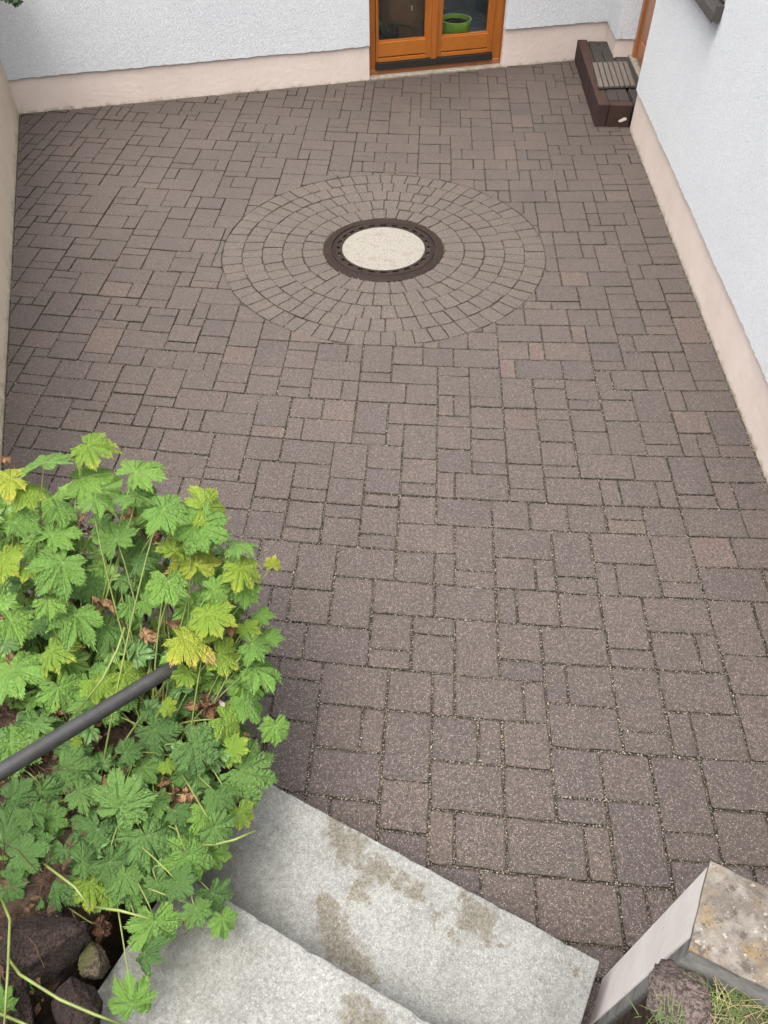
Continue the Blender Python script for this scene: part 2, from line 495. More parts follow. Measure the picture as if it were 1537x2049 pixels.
M['leaf_b'] = mat_leaf('leaf_dead', [(0.0, (0.110, 0.055, 0.028)), (0.5, (0.22, 0.12, 0.06)), (1.0, (0.36, 0.21, 0.11))], (0.15, 0.08, 0.04), None, 0.8, 0.15)
M['stem'] = plain('stem_green', (0.12, 0.15, 0.035), 0.5, 0.35, 0, 0.45, 14)
M['litter'] = plain('leaf_litter', (0.075, 0.043, 0.026), 0.9, 0.15, 0, 0.7, 40)
M['grass'] = plain('grass_blade', (0.075, 0.105, 0.03), 0.7, 0.2, 0, 0.5, 18)
M['straw'] = plain('dry_grass', (0.24, 0.195, 0.10), 0.8, 0.2, 0, 0.4, 18)
M['ivy'] = plain('ivy_leaf', (0.03, 0.06, 0.015), 0.4, 0.4, 0, 0.5, 25)

k = NT('door_glass', 0.0, 0.5)
gl = k.n('ShaderNodeBsdfGlossy'); gl.inputs['Roughness'].default_value = 0.01; gl.inputs['Color'].default_value = (0.9, 0.95, 1, 1)
tp = k.n('ShaderNodeBsdfTransparent'); tp.inputs['Color'].default_value = (0.86, 0.90, 0.88, 1)
fr = k.n('ShaderNodeFresnel'); fr.inputs['IOR'].default_value = 1.5
mx = k.n('ShaderNodeMixShader')
k.l(fr.outputs[0], mx.inputs[0]); k.l(tp.outputs[0], mx.inputs[1]); k.l(gl.outputs[0], mx.inputs[2])
k.l(mx.outputs[0], k.t.nodes['Material Output'].inputs['Surface']); M['glass'] = k.m

# ================================================================== THE SETTING
V2 = lambda p: Vector((p[0], p[1], 0.0))
CORNER = V2((-2.848, 6.407))        # yard wall meets back wall
DOOR_L = V2((-0.104, 7.080))
BACK_R = V2((1.945, 7.588))         # inner corner behind the entrance step
HOUSE_C = V2((1.870, 6.077))        # outer corner of the right wall
RIGHT_N = V2((1.530, -1.0))         # right wall, far past the frame
UB = (BACK_R - CORNER).normalized()                 # along the back wall
NB = Vector((-UB.y, UB.x, 0))                        # into the house
UR = (HOUSE_C - V2((1.691, 2.375))).normalized()     # along the right wall, away from camera
NR = Vector((UR.y, -UR.x, 0))                        # into the house (to the right)
RIGHT_N = HOUSE_C - UR * 7.3
LEFT_N = V2((-1.757, 2.604)) + (V2((-1.757, 2.604)) - CORNER).normalized() * 1.1
UL = (CORNER - LEFT_N).normalized()
NL = Vector((-UL.y, UL.x, 0))                        # away from the yard (to the left)
STAIR_A = V2((-0.375, 0.976)); STAIR_B = V2((0.566, 0.480))
US = (STAIR_B - STAIR_A).normalized()                # along the nosings, to the right
NS = Vector((US.y, -US.x, 0))                        # up the stairs, toward the camera
BED_DIR = Vector((-0.853, 0.522, 0))
BED_R = V2((-0.405, 1.045))
C0 = V2((0.0039, 4.3611)); R_IN, R_OUT = 0.368, 0.979

# ground sheet
mb = MB(); mb.prism([(-150, -150), (150, -150), (150, 150), (-150, 150)], -0.4, -0.06)
mb.build('ground', M['earth'], kind='structure', label='plain earth ground under the whole place')

# pavement: a sand bed sheet with every stone set into it
PAVE_Z = 0.0
pave = thing('pavement', (0, 3.5, 0), 'brown concrete block pavement of the yard in three stone sizes', None, None, 'structure')
mb = MB(); mb.prism([(-3.2, -0.3), (2.3, -0.9), (2.3, 7.9), (-3.2, 7.3)], -0.05, -0.0085)
mb.build('joint_sand', M['joint'], pave)

EXPO = [(i, j) for i in range(5) for j in range(5) if i + j <= 4]
WX = [-0.0485, -0.1539, -0.0292, -0.0143, -0.0025, 2.3739, 0.0278, -0.0089, -0.006, -0.0185, 0.0546, 0.0339, 0.1365, 0.0282, 0.0474]
WY = [1.6981, -2.3544, -0.1557, -0.0966, -0.0151, -0.27, -0.1211, 0.0025, 0.0233, 0.1306, -0.01, 0.0047, -0.0209, -0.0389, 0.0008]


def G(u, v):
    """8 cm stone grid -> place (the rows were laid slightly out of true)"""
    a, b = u / 30.0, v / 30.0
    x = y = 0.0
    for c1, c2, (i, j) in zip(WX, WY, EXPO):
        e = a ** i * b ** j
        x += c1 * e; y += c2 * e
    return Vector((x, y, 0))


STONES = """-2,-65M 4,-65V -13,-64V -7,-64V 2,-64M 8,-64M 10,-64V 12,-64V -15,-63M -11,-63v -10,-63v -9,-63M -4,-63M -2,-63M 6,-63h -19,-62M -17,-62V 0,-62v 1,-62M 3,-62V 5,-62H 8,-62V -22,-61H -15,-61H -12,-61M -10,-61H -7,-61v -6,-61M -4,-61M -2,-61V 10,-61V 12,-61v 13,-61M -19,-60V 0,-60H 5,-60v 6,-60M -21,-59M -15,-59M -13,-59H -10,-59V -8,-59M -6,-59h -4,-59V 3,-59h 8,-59M 12,-59H -26,-58M -24,-58V -17,-58h -6,-58M -2,-58H 1,-58M 3,-58H 6,-58V 10,-58h -33,-57M -22,-57H -19,-57h -17,-57v -16,-57M -14,-57H -11,-57v -8,-57h 8,-57H 11,-57M 13,-57V -31,-56v -30,-56M -28,-56M -26,-56h -19,-56V -10,-56M -8,-56H -5,-56M -3,-56H 0,-56v 1,-56H 4,-56V 15,-56M 17,-56H -33,-55M -26,-55H -23,-55V -21,-55M -17,-55M -15,-55M -13,-55v -12,-55M 6,-55M 8,-55h 10,-55H -31,-54M -29,-54H -10,-54H -7,-54V -5,-54v -4,-54M -2,-54H 1,-54M 3,-54v 8,-54V 13,-54v 14,-54M 16,-54H -33,-53h -26,-53v -25,-53M -21,-53H -18,-53M -16,-53h -14,-53M -12,-53V 4,-53v 5,-53H 10,-53v 11,-53M -33,-52M -31,-52v -30,-52h -28,-52M -23,-52h -16,-52V -10,-52v -9,-52M -5,-52h -3,-52H 0,-52v 1,-52H 13,-52M 15,-52V 17,-52v 18,-52M -30,-51V -26,-51V -24,-51H -21,-51V -19,-51H -14,-51h -7,-51V -5,-51h 4,-51M 6,-51v 7,-51M 9,-51v 10,-51M -32,-50M -28,-50h -14,-50v -13,-50M -11,-50V -9,-50h -5,-50v -4,-50M -2,-50v -1,-50M 1,-50M 3,-50v 13,-50h 17,-50M 19,-50V -28,-49M -24,-49v -23,-49M -19,-49M -17,-49v -16,-49M -9,-49M 4,-49H 7,-49H 10,-49v 11,-49H 14,-49v 15,-49M -32,-48h -30,-48h -26,-48h -21,-48h -14,-48H 17,-48M -32,-47M -30,-47v -29,-47H -26,-47v -25,-47M -23,-47V -21,-47v -20,-47M -18,-47M -16,-47h -11,-47M 7,-47M 9,-47M 11,-47M 13,-47v 14,-47H 19,-47h -16,-46v -15,-46M -13,-46V 17,-46h 19,-46V -32,-45V -30,-45M -28,-45M -26,-45H -21,-45H -18,-45V -11,-45M 9,-45H 12,-45v 13,-45H 16,-45v 17,-45M -23,-44h -16,-44H -30,-43v -29,-43M -27,-43H -24,-43M -22,-43V -20,-43M -13,-43M 10,-43v 11,-43M 13,-43V 15,-43v 16,-43H 19,-43h -17,-42M -15,-42V 19,-42M -30,-41M -28,-41M -26,-41V -24,-41h -20,-41h 11,-41V 15,-41v 16,-41M 18,-41v -24,-40H -21,-40h -19,-40M -17,-40V 13,-40M 19,-40V -30,-39M -21,-39V -15,-39M 15,-39h 17,-39V -28,-38v -27,-38H -24,-38M -22,-38v -19,-38V 11,-38v 12,-38M 14,-38M 16,-38v -17,-37H 19,-37h -29,-36M -27,-36v -26,-36M -24,-36H -21,-36h 11,-36v 12,-36M 14,-36v 15,-36M 17,-36h 19,-36M -21,-35M -19,-35H -16,-35M 17,-35M -28,-34H -25,-34h -23,-34V 11,-34v 12,-34H 15,-34M 19,-34h -25,-33M -21,-33h -19,-33V -17,-33h -15,-33v -14,-33v 17,-33v 18,-33H -27,-32M -21,-32M -17,-32M 10,-32M 12,-32M 14,-32H -25,-31v -24,-31H -15,-31M 17,-31V 19,-31M -27,-30h -21,-30H -18,-30M -16,-30v 10,-30H 13,-30V 15,-30h -27,-29M -25,-29h -23,-29V -15,-29h 15,-29M 19,-29h -25,-28M -21,-28M -19,-28v -18,-28M -16,-28V 9,-28h 11,-28h 17,-28h 19,-28M 7,-27M 9,-27H 12,-27M 14,-27v 15,-27h 17,-27M -25,-26v -24,-26V -22,-26M -20,-26h -18,-26h -13,-26M -11,-26M 15,-26M 19,-26V -20,-25v 7,-25H 10,-25M 12,-25v 13,-25M 17,-25h -26,-24V -22,-24h -17,-24M -13,-24M -11,-24V -9,-24M 3,-24M 5,-24M 15,-24v 16,-24H -24,-23M -15,-23M 7,-23M 9,-23v 10,-23H 13,-23M 19,-23M -20,-22V -18,-22H -13,-22M -9,-22V -7,-22h -5,-22M -3,-22v -2,-22V 0,-22M 2,-22M 4,-22H 15,-22M 17,-22v 18,-22v -24,-21M -15,-21h -11,-21M -7,-21M 7,-21v 8,-21H 11,-21M 13,-21h 19,-21M -22,-20M -18,-20M -16,-20M -14,-20M -12,-20v -5,-20H 0,-20H 3,-20h 5,-20V 13,-20v 14,-20M 16,-20v 17,-20M -20,-19h -11,-19M -9,-19h -7,-19M -2,-19h 3,-19M 7,-19V 9,-19h 11,-19M 19,-19h -23,-18M -21,-18M -19,-18M -17,-18M -15,-18V -13,-18M -9,-18M -5,-18M -3,-18v -2,-18H 1,-18M 9,-18M 13,-18h 15,-18V 17,-18v 18,-18H -11,-17h -7,-17h 3,-17v 4,-17v 5,-17h 11,-17h 13,-17M -23,-16h -21,-16H -18,-16v -17,-16h -13,-16H -10,-16M -8,-16V -6,-16M -4,-16M -2,-16V 0,-16H 5,-16M 7,-16M 9,-16h 11,-16M 17,-16M 19,-16V -23,-15h -17,-15M -15,-15h 3,-15h 9,-15M 13,-15V 15,-15M -23,-14V -21,-14M -19,-14h -15,-14v -14,-14M -12,-14v -11,-14H -6,-14v -5,-14H 0,-14v 1,-14V 3,-14M 5,-14h 7,-14V 11,-14M 17,-14v 18,-14v -19,-13M -17,-13h -8,-13h -2,-13h 5,-13M 9,-13M 15,-13h 19,-13h -21,-12h -17,-12H -14,-12v -13,-12H -10,-12V -8,-12M -6,-12H -3,-12V -1,-12M 3,-12M 11,-12H 14,-12M 16,-12V 18,-12H -21,-11v -20,-11H 1,-11M 5,-11h 7,-11M 9,-11h -15,-10M -13,-10H -8,-10v -7,-10V -5,-10M -1,-10M 3,-10v 4,-10H 9,-10H 12,-10v 13,-10M 15,-10v 18,-10v 19,-10M -10,-9h -3,-9M 1,-9h 7,-9h 16,-9h -13,-8M -11,-8v -10,-8H -5,-8h -1,-8h 1,-8M 3,-8H 6,-8M 8,-8M 10,-8M 12,-8h 14,-8M 16,-8H 19,-8M -7,-7h -5,-7M -3,-7h -1,-7M 12,-7h -7,-6M -3,-6M 1,-6H 4,-6V 6,-6H 9,-6V 11,-6H 14,-6V 16,-6M 18,-6M -5,-5h -1,-5h -6,-4M -4,-4V -2,-4H 1,-4M 3,-4v 6,-4M 8,-4v 11,-4v 12,-4M 16,-4H 4,-3h 9,-3h 14,-3h -6,-2h -2,-2V 0,-2H 3,-2H 6,-2v 7,-2M 9,-2M 11,-2V 13,-2H 16,-2V -5,-1v -4,-1M 0,0M 2,0h 4,0V 6,0M 8,0H 13,0M 15,0v -5,1M -3,1H 2,1M 11,1h 16,1M 0,2h 6,2h 8,2v 9,2M 11,2V 13,2H -4,3h -2,3H 1,3M 3,3v 4,3H 7,3v 16,3V -4,4M 8,4H 13,4v 14,4M -2,5M 0,5v 1,5V 3,5M 5,5v 6,5M 11,5h -4,6V 8,6M 10,6M 12,6V 14,6H -2,7H 3,7H 6,7M 1,8M 8,8h 10,8V 14,8M -1,9M 3,9v 4,9M 6,9H 9,9v 12,9h 5,11M 7,11H 10,11v"""
SIZE = {'H': (3, 2), 'V': (2, 3), 'M': (2, 2), 'h': (2, 1), 'v': (1, 2), 's': (1, 1)}
layout, occ = [], set()
for tok in STONES.split():
    u, v = tok[:-1].split(','); u, v, t = int(u), int(v), tok[-1]
    layout.append((u, v, t))
    for a in range(SIZE[t][0]):
        for b in range(SIZE[t][1]): occ.add((u + a, v + b))


def side(p, a, n):     # signed distance of p past the line through a with normal n
    return (p - a).dot(n)


def in_yard(p, m=0.0):
    if side(p, CORNER, NB) > m or side(p, HOUSE_C, NR) > m + 0.3 or side(p, CORNER, NL) > m: return False
    if side(p, STAIR_A, NS) > 0.30 + m: return False
    if side(p, BED_R, Vector((-BED_DIR.y, BED_DIR.x, 0))) > 0.2 and p.x < -0.4: return False
    return p.y > -0.4 and p.x < 2.1


rr = random.Random(11)
for v in range(-80, 30):
    for u in range(-46, 32):
        if (u, v) in occ: continue
        p = G(u + .5, v + .5)
        if not in_yard(p, 0.1) or (p - C0).length < R_OUT - 0.06: continue
        opts = [t for t in 'HVMhv' if all((u + a, v + b) not in occ for a in range(SIZE[t][0]) for b in range(SIZE[t][1]))]
        t = 's' if not opts else rr.choices(opts, [{'H': 5, 'V': 4, 'M': 7, 'h': 2, 'v': 2}[o] for o in opts])[0]
        layout.append((u, v, t))
        for a in range(SIZE[t][0]):
            for b in range(SIZE[t][1]): occ.add((u + a, v + b))


def clip(poly, a, n, d=0.0):
    out = []
    for i in range(len(poly)):
        p, q = poly[i], poly[(i + 1) % len(poly)]
        sp, sq = side(p, a, n) - d, side(q, a, n) - d
        if sp <= 0: out.append(p)
        if (sp < 0 < sq) or (sq < 0 < sp): out.append(p + (q - p) * (sp / (sp - sq)))
    return out


def area(poly):
    return 0.5 * sum(poly[i].x * poly[(i + 1) % len(poly)].y - poly[(i + 1) % len(poly)].x * poly[i].y for i in range(len(poly)))


def inset(poly, d):
    n = len(poly); out = []
    for i in range(n):
        a, b, c = poly[i - 1], poly[i], poly[(i + 1) % n]
        e1, e2 = (b - a), (c - b)
        if e1.length < 1e-6 or e2.length < 1e-6: out.append(b.copy()); continue
        e1.normalize(); e2.normalize()
        n1, n2 = Vector((-e1.y, e1.x, 0)), Vector((-e2.y, e2.x, 0))
        s = n1 + n2
        out.append(b + s * (d / max(1.0 + n1.dot(n2), 0.35)))
    return out


def resample(poly, step, jit):
    out = []
    n = len(poly)
    for i in range(n):
        p, q = poly[i], poly[(i + 1) % n]
        L = (q - p).length
        if L < 0.012: out.append(p); continue
        e = (q - p) / L; nn = Vector((-e.y, e.x, 0))
        c = min(0.006, L * 0.3)
        out.append(p + e * c)
        m_ = max(1, int(L / step))
        for k_ in range(1, m_):
            out.append(p + e * (L * k_ / m_) + nn * rr.uniform(-jit, jit))
        out.append(q - e * c)
    return out


def stone_geo(poly, gap, bev, z, depth=0.03, jit=0.0012, step=0.05):
    """outline -> verts, faces of one chamfered stone"""
    if area(poly) < 0: poly = poly[::-1]
    o = resample(inset(poly, gap / 2), step, jit)
    i1 = inset(o, bev)
    n = len(o)
    cx = sum((p for p in o), Vector()) / n
    tx, ty = rr.gauss(0, 0.006), rr.gauss(0, 0.006)
    hz = lambda p: z + (p.x - cx.x) * tx + (p.y - cx.y) * ty
    vs = [(p.x, p.y, hz(p)) for p in i1] + [(p.x, p.y, hz(p) - bev * 0.75) for p in o] + [(p.x, p.y, z - depth) for p in o]
    fs = [tuple(range(n))]
    for k_ in range(n):
        j = (k_ + 1) % n
        fs.append((n + k_, n + j, j, k_)); fs.append((2 * n + k_, 2 * n + j, n + j, n + k_))
    return vs, fs


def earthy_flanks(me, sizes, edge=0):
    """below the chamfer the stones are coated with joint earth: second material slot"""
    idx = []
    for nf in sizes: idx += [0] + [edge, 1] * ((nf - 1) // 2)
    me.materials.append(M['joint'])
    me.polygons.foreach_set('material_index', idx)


def add_tone(me, vals):
    a = me.attributes.new('tone', 'FLOAT', 'FACE'); a.data.foreach_set('value', vals)


polys = []
CIRC = 64
for (u, v, t) in layout:
    w, h = SIZE[t]
    q = [G(u, v + h), G(u + w, v + h), G(u + w, v), G(u, v)]
    c = sum(q, Vector()) / 4
    if (c - C0).length < R_OUT + 0.3:
        ds = [(p - C0).length for p in q]
        if max(ds) < R_OUT + 0.012: continue
        if min(ds) < R_OUT + 0.003 or True:
            fine = []
            for i in range(4):
                for s in range(10): fine.append(q[i].lerp(q[(i + 1) % 4], s / 10))
            if any((p - C0).length < R_OUT for p in fine):
                pr = [C0 + (p - C0).normalized() * R_OUT if (p - C0).length < R_OUT else p for p in fine]
                q = []
                for p in pr:
                    if not q or (p - q[-1]).length > 0.004: q.append(p)
                # thin out collinear points
                keep = []
                for i in range(len(q)):
                    a, b, d = q[i - 1], q[i], q[(i + 1) % len(q)]
                    if abs((b - a).normalized().cross((d - b).normalized()).z) > 0.03: keep.append(b)
                q = keep
                if len(q) < 3 or abs(area(q)) < 0.0009: continue
    for (a, n, d) in ((CORNER, NB, -0.004), (HOUSE_C, NR, 0.20), (CORNER, NL, -0.006)):
        q = clip(q, a, n, d)
        if len(q) < 3: break
    if len(q) < 3 or abs(area(q)) < 0.0006: continue
    # the long right wall
    if c.y < HOUSE_C.y:
        q = clip(q, HOUSE_C, NR, -0.012)
        if len(q) < 3 or abs(area(q)) < 0.0006: continue
    polys.append((q, t, c))


def seen_px(poly):
    s = [proj(p) for p in poly]
    a = 0.5 * abs(sum(s[i][0] * s[(i + 1) % len(s)][1] - s[(i + 1) % len(s)][0] * s[i][1] for i in range(len(s))))
    cx, cy = sum(p[0] for p in s) / len(s), sum(p[1] for p in s) / len(s)
    if not (-20 < cx < PW + 20 and -20 < cy < PH + 20): return 0
    # under the bed, the steps or the low wall: hardly seen
    ctr = sum(poly, Vector()) / len(poly)
    if side(ctr, STAIR_A, NS) > 0.05: return 0.1
    if cx < 470 and cy > 1250: return 0.1
    return a


polys.sort(key=lambda q: -seen_px(q[0]))
N_SINGLE = 296
gv, gf, gt, gn = [], [], [], []
for i, (q, t, c) in enumerate(polys):
    z = rr.gauss(0, 0.0012)
    tone = min(1, max(0, rr.betavariate(2.6, 3.2)))
    near = c.y < 2.3
    vs, fs = stone_geo(q, rr.uniform(0.006, 0.011) if near else rr.uniform(0.0020, 0.0052), rr.uniform(0.003, 0.005) if near else rr.uniform(0.0022, 0.0036), z, jit=0.0022 if near else 0.0018, step=0.028 if near else 0.05)
    if i < N_SINGLE:
        me = mesh_from('paving_stone', vs, fs); add_tone(me, [tone] * len(fs))
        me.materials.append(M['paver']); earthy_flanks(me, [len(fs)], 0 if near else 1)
        link('paving_stone', me, None, pave)
    else:
        n = len(gv); gv += vs; gf += [tuple(x + n for x in f) for f in fs]; gt += [tone] * len(fs); gn.append(len(fs))
me = mesh_from('small_paving_stones', gv, gf); add_tone(me, gt)
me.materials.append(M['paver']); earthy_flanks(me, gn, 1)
link('paving_stones', me, None, pave, kind='stuff')

# ring of small stones round the manhole
ring = thing('ring_paving', (C0.x, C0.y, 0), 'round field of small tan stones in five rings about the manhole', None, None, 'structure')
mb = MB(); mb.lathe((C0.x, C0.y, 0), [(R_IN - 0.02, -0.03), (R_OUT + 0.004, -0.03), (R_OUT + 0.004, -0.0062), (R_IN - 0.02, -0.0062), (R_IN - 0.02, -0.03)], 96)
mb.build('joint_sand', M['joint'], ring)
ring_edges = []
NR_ROWS = 5
for j in range(NR_ROWS):
    r0 = R_IN + 0.004 + (R_OUT - R_IN - 0.006) * j / NR_ROWS
    r1 = R_IN + 0.004 + (R_OUT - R_IN - 0.006) * (j + 1) / NR_ROWS
    n = round(math.pi * (r0 + r1) / 0.0885)
    a0 = rr.uniform(0, 1)
    cuts = [a0 + (k_ + rr.uniform(-0.07, 0.07)) / n * 2 * math.pi for k_ in range(n)] 
    cuts.append(cuts[0] + 2 * math.pi)
    skew = [rr.gauss(0, 0.003) for _ in range(n)] ; skew.append(skew[0])
    for k_ in range(n):
        a, b = cuts[k_], cuts[k_ + 1]
        rj0, rj1 = r0 + rr.gauss(0, .0018), r1 + rr.gauss(0, .0018)
        P = lambda r, t_: Vector((C0.x + r * math.cos(t_), C0.y + r * math.sin(t_), 0))
        m0 = (a + b) / 2
        poly = [P(rj0, a - skew[k_]), P(rj1, a + skew[k_]), P(rj1, m0), P(rj1, b + skew[k_ + 1]), P(rj0, b - skew[k_ + 1])]
        vs, fs = stone_geo(poly, rr.uniform(0.0012, 0.0036), rr.uniform(0.0022, 0.0034), rr.gauss(0, 0.0010), jit=0.0016, step=0.045)
        me = mesh_from('ring_stone', vs, fs); add_tone(me, [rr.betavariate(2.5, 2.5)] * len(fs))
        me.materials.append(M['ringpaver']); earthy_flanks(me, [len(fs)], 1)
        link('ring_stone', me, None, ring)
        ring_edges.append(poly)

# loose pale grit lying in the joints and along the wall feet
pts, siz, ton = [], [], []


def grit_line(p, q, dens, spread, z, smin, smax, lo=0.0, hi=1.0):
    L = (q - p).length
    n = RNG.poisson(L * dens)
    if n == 0: return
    t = RNG.random(n)[:, None]
    e = (q - p) / max(L, 1e-6)
    base = np.array(p)[None, :] * (1 - t) + np.array(q)[None, :] * t
    base[:, :2] += RNG.normal(0, spread, n)[:, None] * np.array([[-e.y, e.x]])
    base[:, 2] = z + RNG.uniform(-0.0015, 0.0012, n)
    pts.append(base); siz.append(RNG.uniform(smin, smax, n)); ton.append(lo + (hi - lo) * RNG.beta(1.6, 1.4, n))


for (q, t, c) in polys:
    if seen_px(q) <= 0: continue
    d = 150 if c.y < 2.2 else (130 if c.y < 3.5 else (60 if c.y < 4.6 else 24))
    patch = 0.55 + 0.9 * max(0.0, mnoise.noise(c * 2.1) + 0.35)
    for i in range(len(q)):
        grit_line(q[i], q[(i + 1) % len(q)], d * patch, 0.0030, -0.0040, 0.0011, 0.0031)
for poly in ring_edges:
    for i in range(len(poly)):
        grit_line(poly[i], poly[(i + 1) % len(poly)], 30, 0.0028, -0.0025, 0.0009, 0.0023)
for s in range(36):
    a, b = s / 36 * 2 * math.pi, (s + 1) / 36 * 2 * math.pi
    grit_line(C0 + Vector((math.cos(a), math.sin(a), 0)) * 0.371, C0 + Vector((math.cos(b), math.sin(b), 0)) * 0.371, 260, 0.004, 0.0, 0.001, 0.0026, 0.3, 1)
ro = HOUSE_C - NR * 0.010
grit_line(ro, ro - UR * 4.5, 700, 0.007, -0.002, 0.001, 0.0032, 0.1, 0.9)
lo_ = CORNER - NL * 0.012
grit_line(lo_, lo_ - UL * 4.6, 330, 0.012, 0.0, 0.001, 0.0028, 0.2, 1.0)
bo_ = CORNER - NB * 0.010
grit_line(bo_, bo_ + UB * 4.6, 160, 0.010, 0.0, 0.001, 0.0026, 0.0, 0.8)
# crumbs strewn over the stones
for _ in range(900):
    u = rr.uniform(0, 1)
    p = Vector((rr.uniform(-2.4, 1.8), 0.6 + 6.2 * u * u ** 0.3, 0))
    if in_yard(p, -0.02) and side(p, STAIR_A, NS) < 0:
        pts.append(np.array([[p.x, p.y, 0.0016]])); siz.append(np.array([rr.uniform(0.0007, 0.0021)])); ton.append(np.array([rr.uniform(0.3, 1.0)]))
pts = np.concatenate(pts); siz = np.concatenate(siz); ton = np.concatenate(ton)
N = len(pts)
octv = np.array([[1, 0, 0], [-.5, .87, 0], [-.5, -.87, 0], [0.1, 0, .8], [0, .1, -.6]])
rot = RNG.uniform(0, 2 * np.pi, N); cs, sn = np.cos(rot), np.sin(rot)
sv = octv[None] * siz[:, None, None] * (1 + RNG.uniform(-.35, .35, (N, 5, 1)))
gx = sv[..., 0] * cs[:, None] - sv[..., 1] * sn[:, None]
gy = sv[..., 0] * sn[:, None] + sv[..., 1] * cs[:, None]
verts = np.stack([gx, gy, sv[..., 2]], -1) + pts[:, None, :]
tri = np.array([[0, 1, 3], [1, 2, 3], [2, 0, 3], [1, 0, 4], [2, 1, 4], [0, 2, 4]])
faces = (tri[None] + (np.arange(N) * 5)[:, None, None]).reshape(-1, 3)
me = bpy.data.meshes.new('joint_grit')
me.vertices.add(N * 5); me.vertices.foreach_set('co', verts.reshape(-1).astype(np.float32))
me.loops.add(len(faces) * 3); me.loops.foreach_set('vertex_index', faces.reshape(-1).astype(np.int32))
me.polygons.add(len(faces)); me.polygons.foreach_set('loop_start', np.arange(len(faces), dtype=np.int32) * 3)
me.update(calc_edges=True)
add_tone(me, np.repeat(ton, 6).astype(np.float32))
link('joint_grit', me, M['grit'], None, 'pale grit lying in the joints between the paving stones', 'grit', None, 'stuff')
print('stones', len(polys), 'grit', N)

# ================================================================== HOUSE
house = thing('house', (BACK_R.x, BACK_R.y, 0), 'white rough-plastered house with beige plinth standing round two sides of the yard', 'house')
WALL_H = 3.0


def ragged(s0, s1, z0, z1=None, jz=0.004, step=0.03):
    z1 = z0 if z1 is None else z1
    n = max(2, int((s1 - s0) / step))
    return [(s0 + (s1 - s0) * i / n, z0 + (z1 - z0) * i / n + rr.uniform(-jz, jz) + 0.006 * mnoise.noise(Vector((s0 + (s1 - s0) * i / n * 3, z0, 2)))) for i in range(n + 1)]


def face_slab(origin, along, into, outline, d0, d1):
    """outline in (distance along, height) extruded from depth d0 to d1 (into the wall)"""
    n = len(outline)
    vs = [origin + along * s + into * d0 + Vector((0, 0, z)) for s, z in outline] + [origin + along * s + into * d1 + Vector((0, 0, z)) for s, z in outline]
    fs = [tuple(range(n)), tuple(range(2 * n - 1, n - 1, -1))] + [(i, n + i, n + (i + 1) % n, (i + 1) % n) for i in range(n)]
    return vs, fs


SL = (DOOR_L - CORNER).length
SRR = SL + 1.172
SEND = (BACK_R - CORNER).length


def wall_part(name, mat, *slabs):
    mb = MB()
    for s in slabs: mb.add(*s)
    return mb.build(name, mat, house)


ltop = 0.012
wall_part('plaster_wall', M['plaster'],
          face_slab(CORNER, UB, NB, ragged(-0.02, SL + 0.002, 0.252, 0.257) + [(SL + 0.002, WALL_H), (-0.02, WALL_H)], -0.013, 0.24))
wall_part('plaster_wall', M['plaster'],
          face_slab(CORNER, UB, NB, ragged(SRR - 0.002, SEND + 0.3, 0.289, 0.286) + [(SEND + 0.3, WALL_H), (SRR - 0.002, WALL_H)], -0.013, 0.24))
wall_part('lintel_wall', M['plaster'],
          face_slab(CORNER, UB, NB, [(SL + 0.003, 2.15), (SRR - 0.003, 2.15), (SRR - 0.003, WALL_H), (SL + 0.003, WALL_H)], -0.012, 0.24))
wall_part('plinth', M['plinth'], face_slab(CORNER, UB, NB, [(0, -0.04), (SL, -0.04), (SL, 0.27), (0, 0.27)], 0.0, 0.235))
wall_part('plinth', M['plinth'], face_slab(CORNER, UB, NB, [(SRR, -0.04), (SEND + 0.02, -0.04), (SEND + 0.02, 0.30), (SRR, 0.30)], 0.0, 0.235))
# short wall piece beside the entrance, then the niche
NICHE = 0.455
A0 = BACK_R
wall_part('plaster_wall', M['plaster'],
          face_slab(A0, -UR, NR, ragged(-0.05, NICHE + 0.012, 0.283) + [(NICHE + 0.012, WALL_H), (-0.05, WALL_H)], -0.012, 0.5))
wall_part('plinth', M['plinth'], face_slab(A0, -UR, NR, [(-0.05, -0.04), (NICHE, -0.04), (NICHE, 0.30), (-0.05, 0.30)], 0.0, 0.49))
# the long right wall
RL = (HOUSE_C - RIGHT_N).length
WY0, WY1, WZ0, WZ1 = 0.20, 1.40, 1.150, 2.30            # window: distance from house corner and heights
o_ = ragged(-0.012, RL, 0.274, 0.306)
wall_part('plaster_wall', M['plaster'],
          face_slab(HOUSE_C, -UR, NR, o_ + [(RL, WZ0), (-0.012, WZ0)], -0.013, 0.40),
          face_slab(HOUSE_C, -UR, NR, [(-0.012, WZ0), (WY0, WZ0), (WY0, WZ1), (-0.012, WZ1)], -0.013, 0.40),
          face_slab(HOUSE_C, -UR, NR, [(WY1, WZ0), (RL, WZ0), (RL, WZ1), (WY1, WZ1)], -0.013, 0.40),
          face_slab(HOUSE_C, -UR, NR, [(-0.012, WZ1), (RL, WZ1), (RL, WALL_H), (-0.012, WALL_H)], -0.013, 0.40))
wall_part('plinth', M['plinth'], face_slab(HOUSE_C, -UR, NR, [(0, -0.04), (RL, -0.04), (RL, 0.315), (0, 0.315)], 0.0, 0.39))
# lintel over the entrance niche
gapL = (HOUSE_C - (A0 - UR * NICHE)).length
wall_part('lintel_wall', M['plaster'], face_slab(HOUSE_C, UR, NR, [(0.014, 2.3), (gapL - 0.014, 2.3), (gapL - 0.014, WALL_H), (0.014, WALL_H)], -0.012, 0.5))
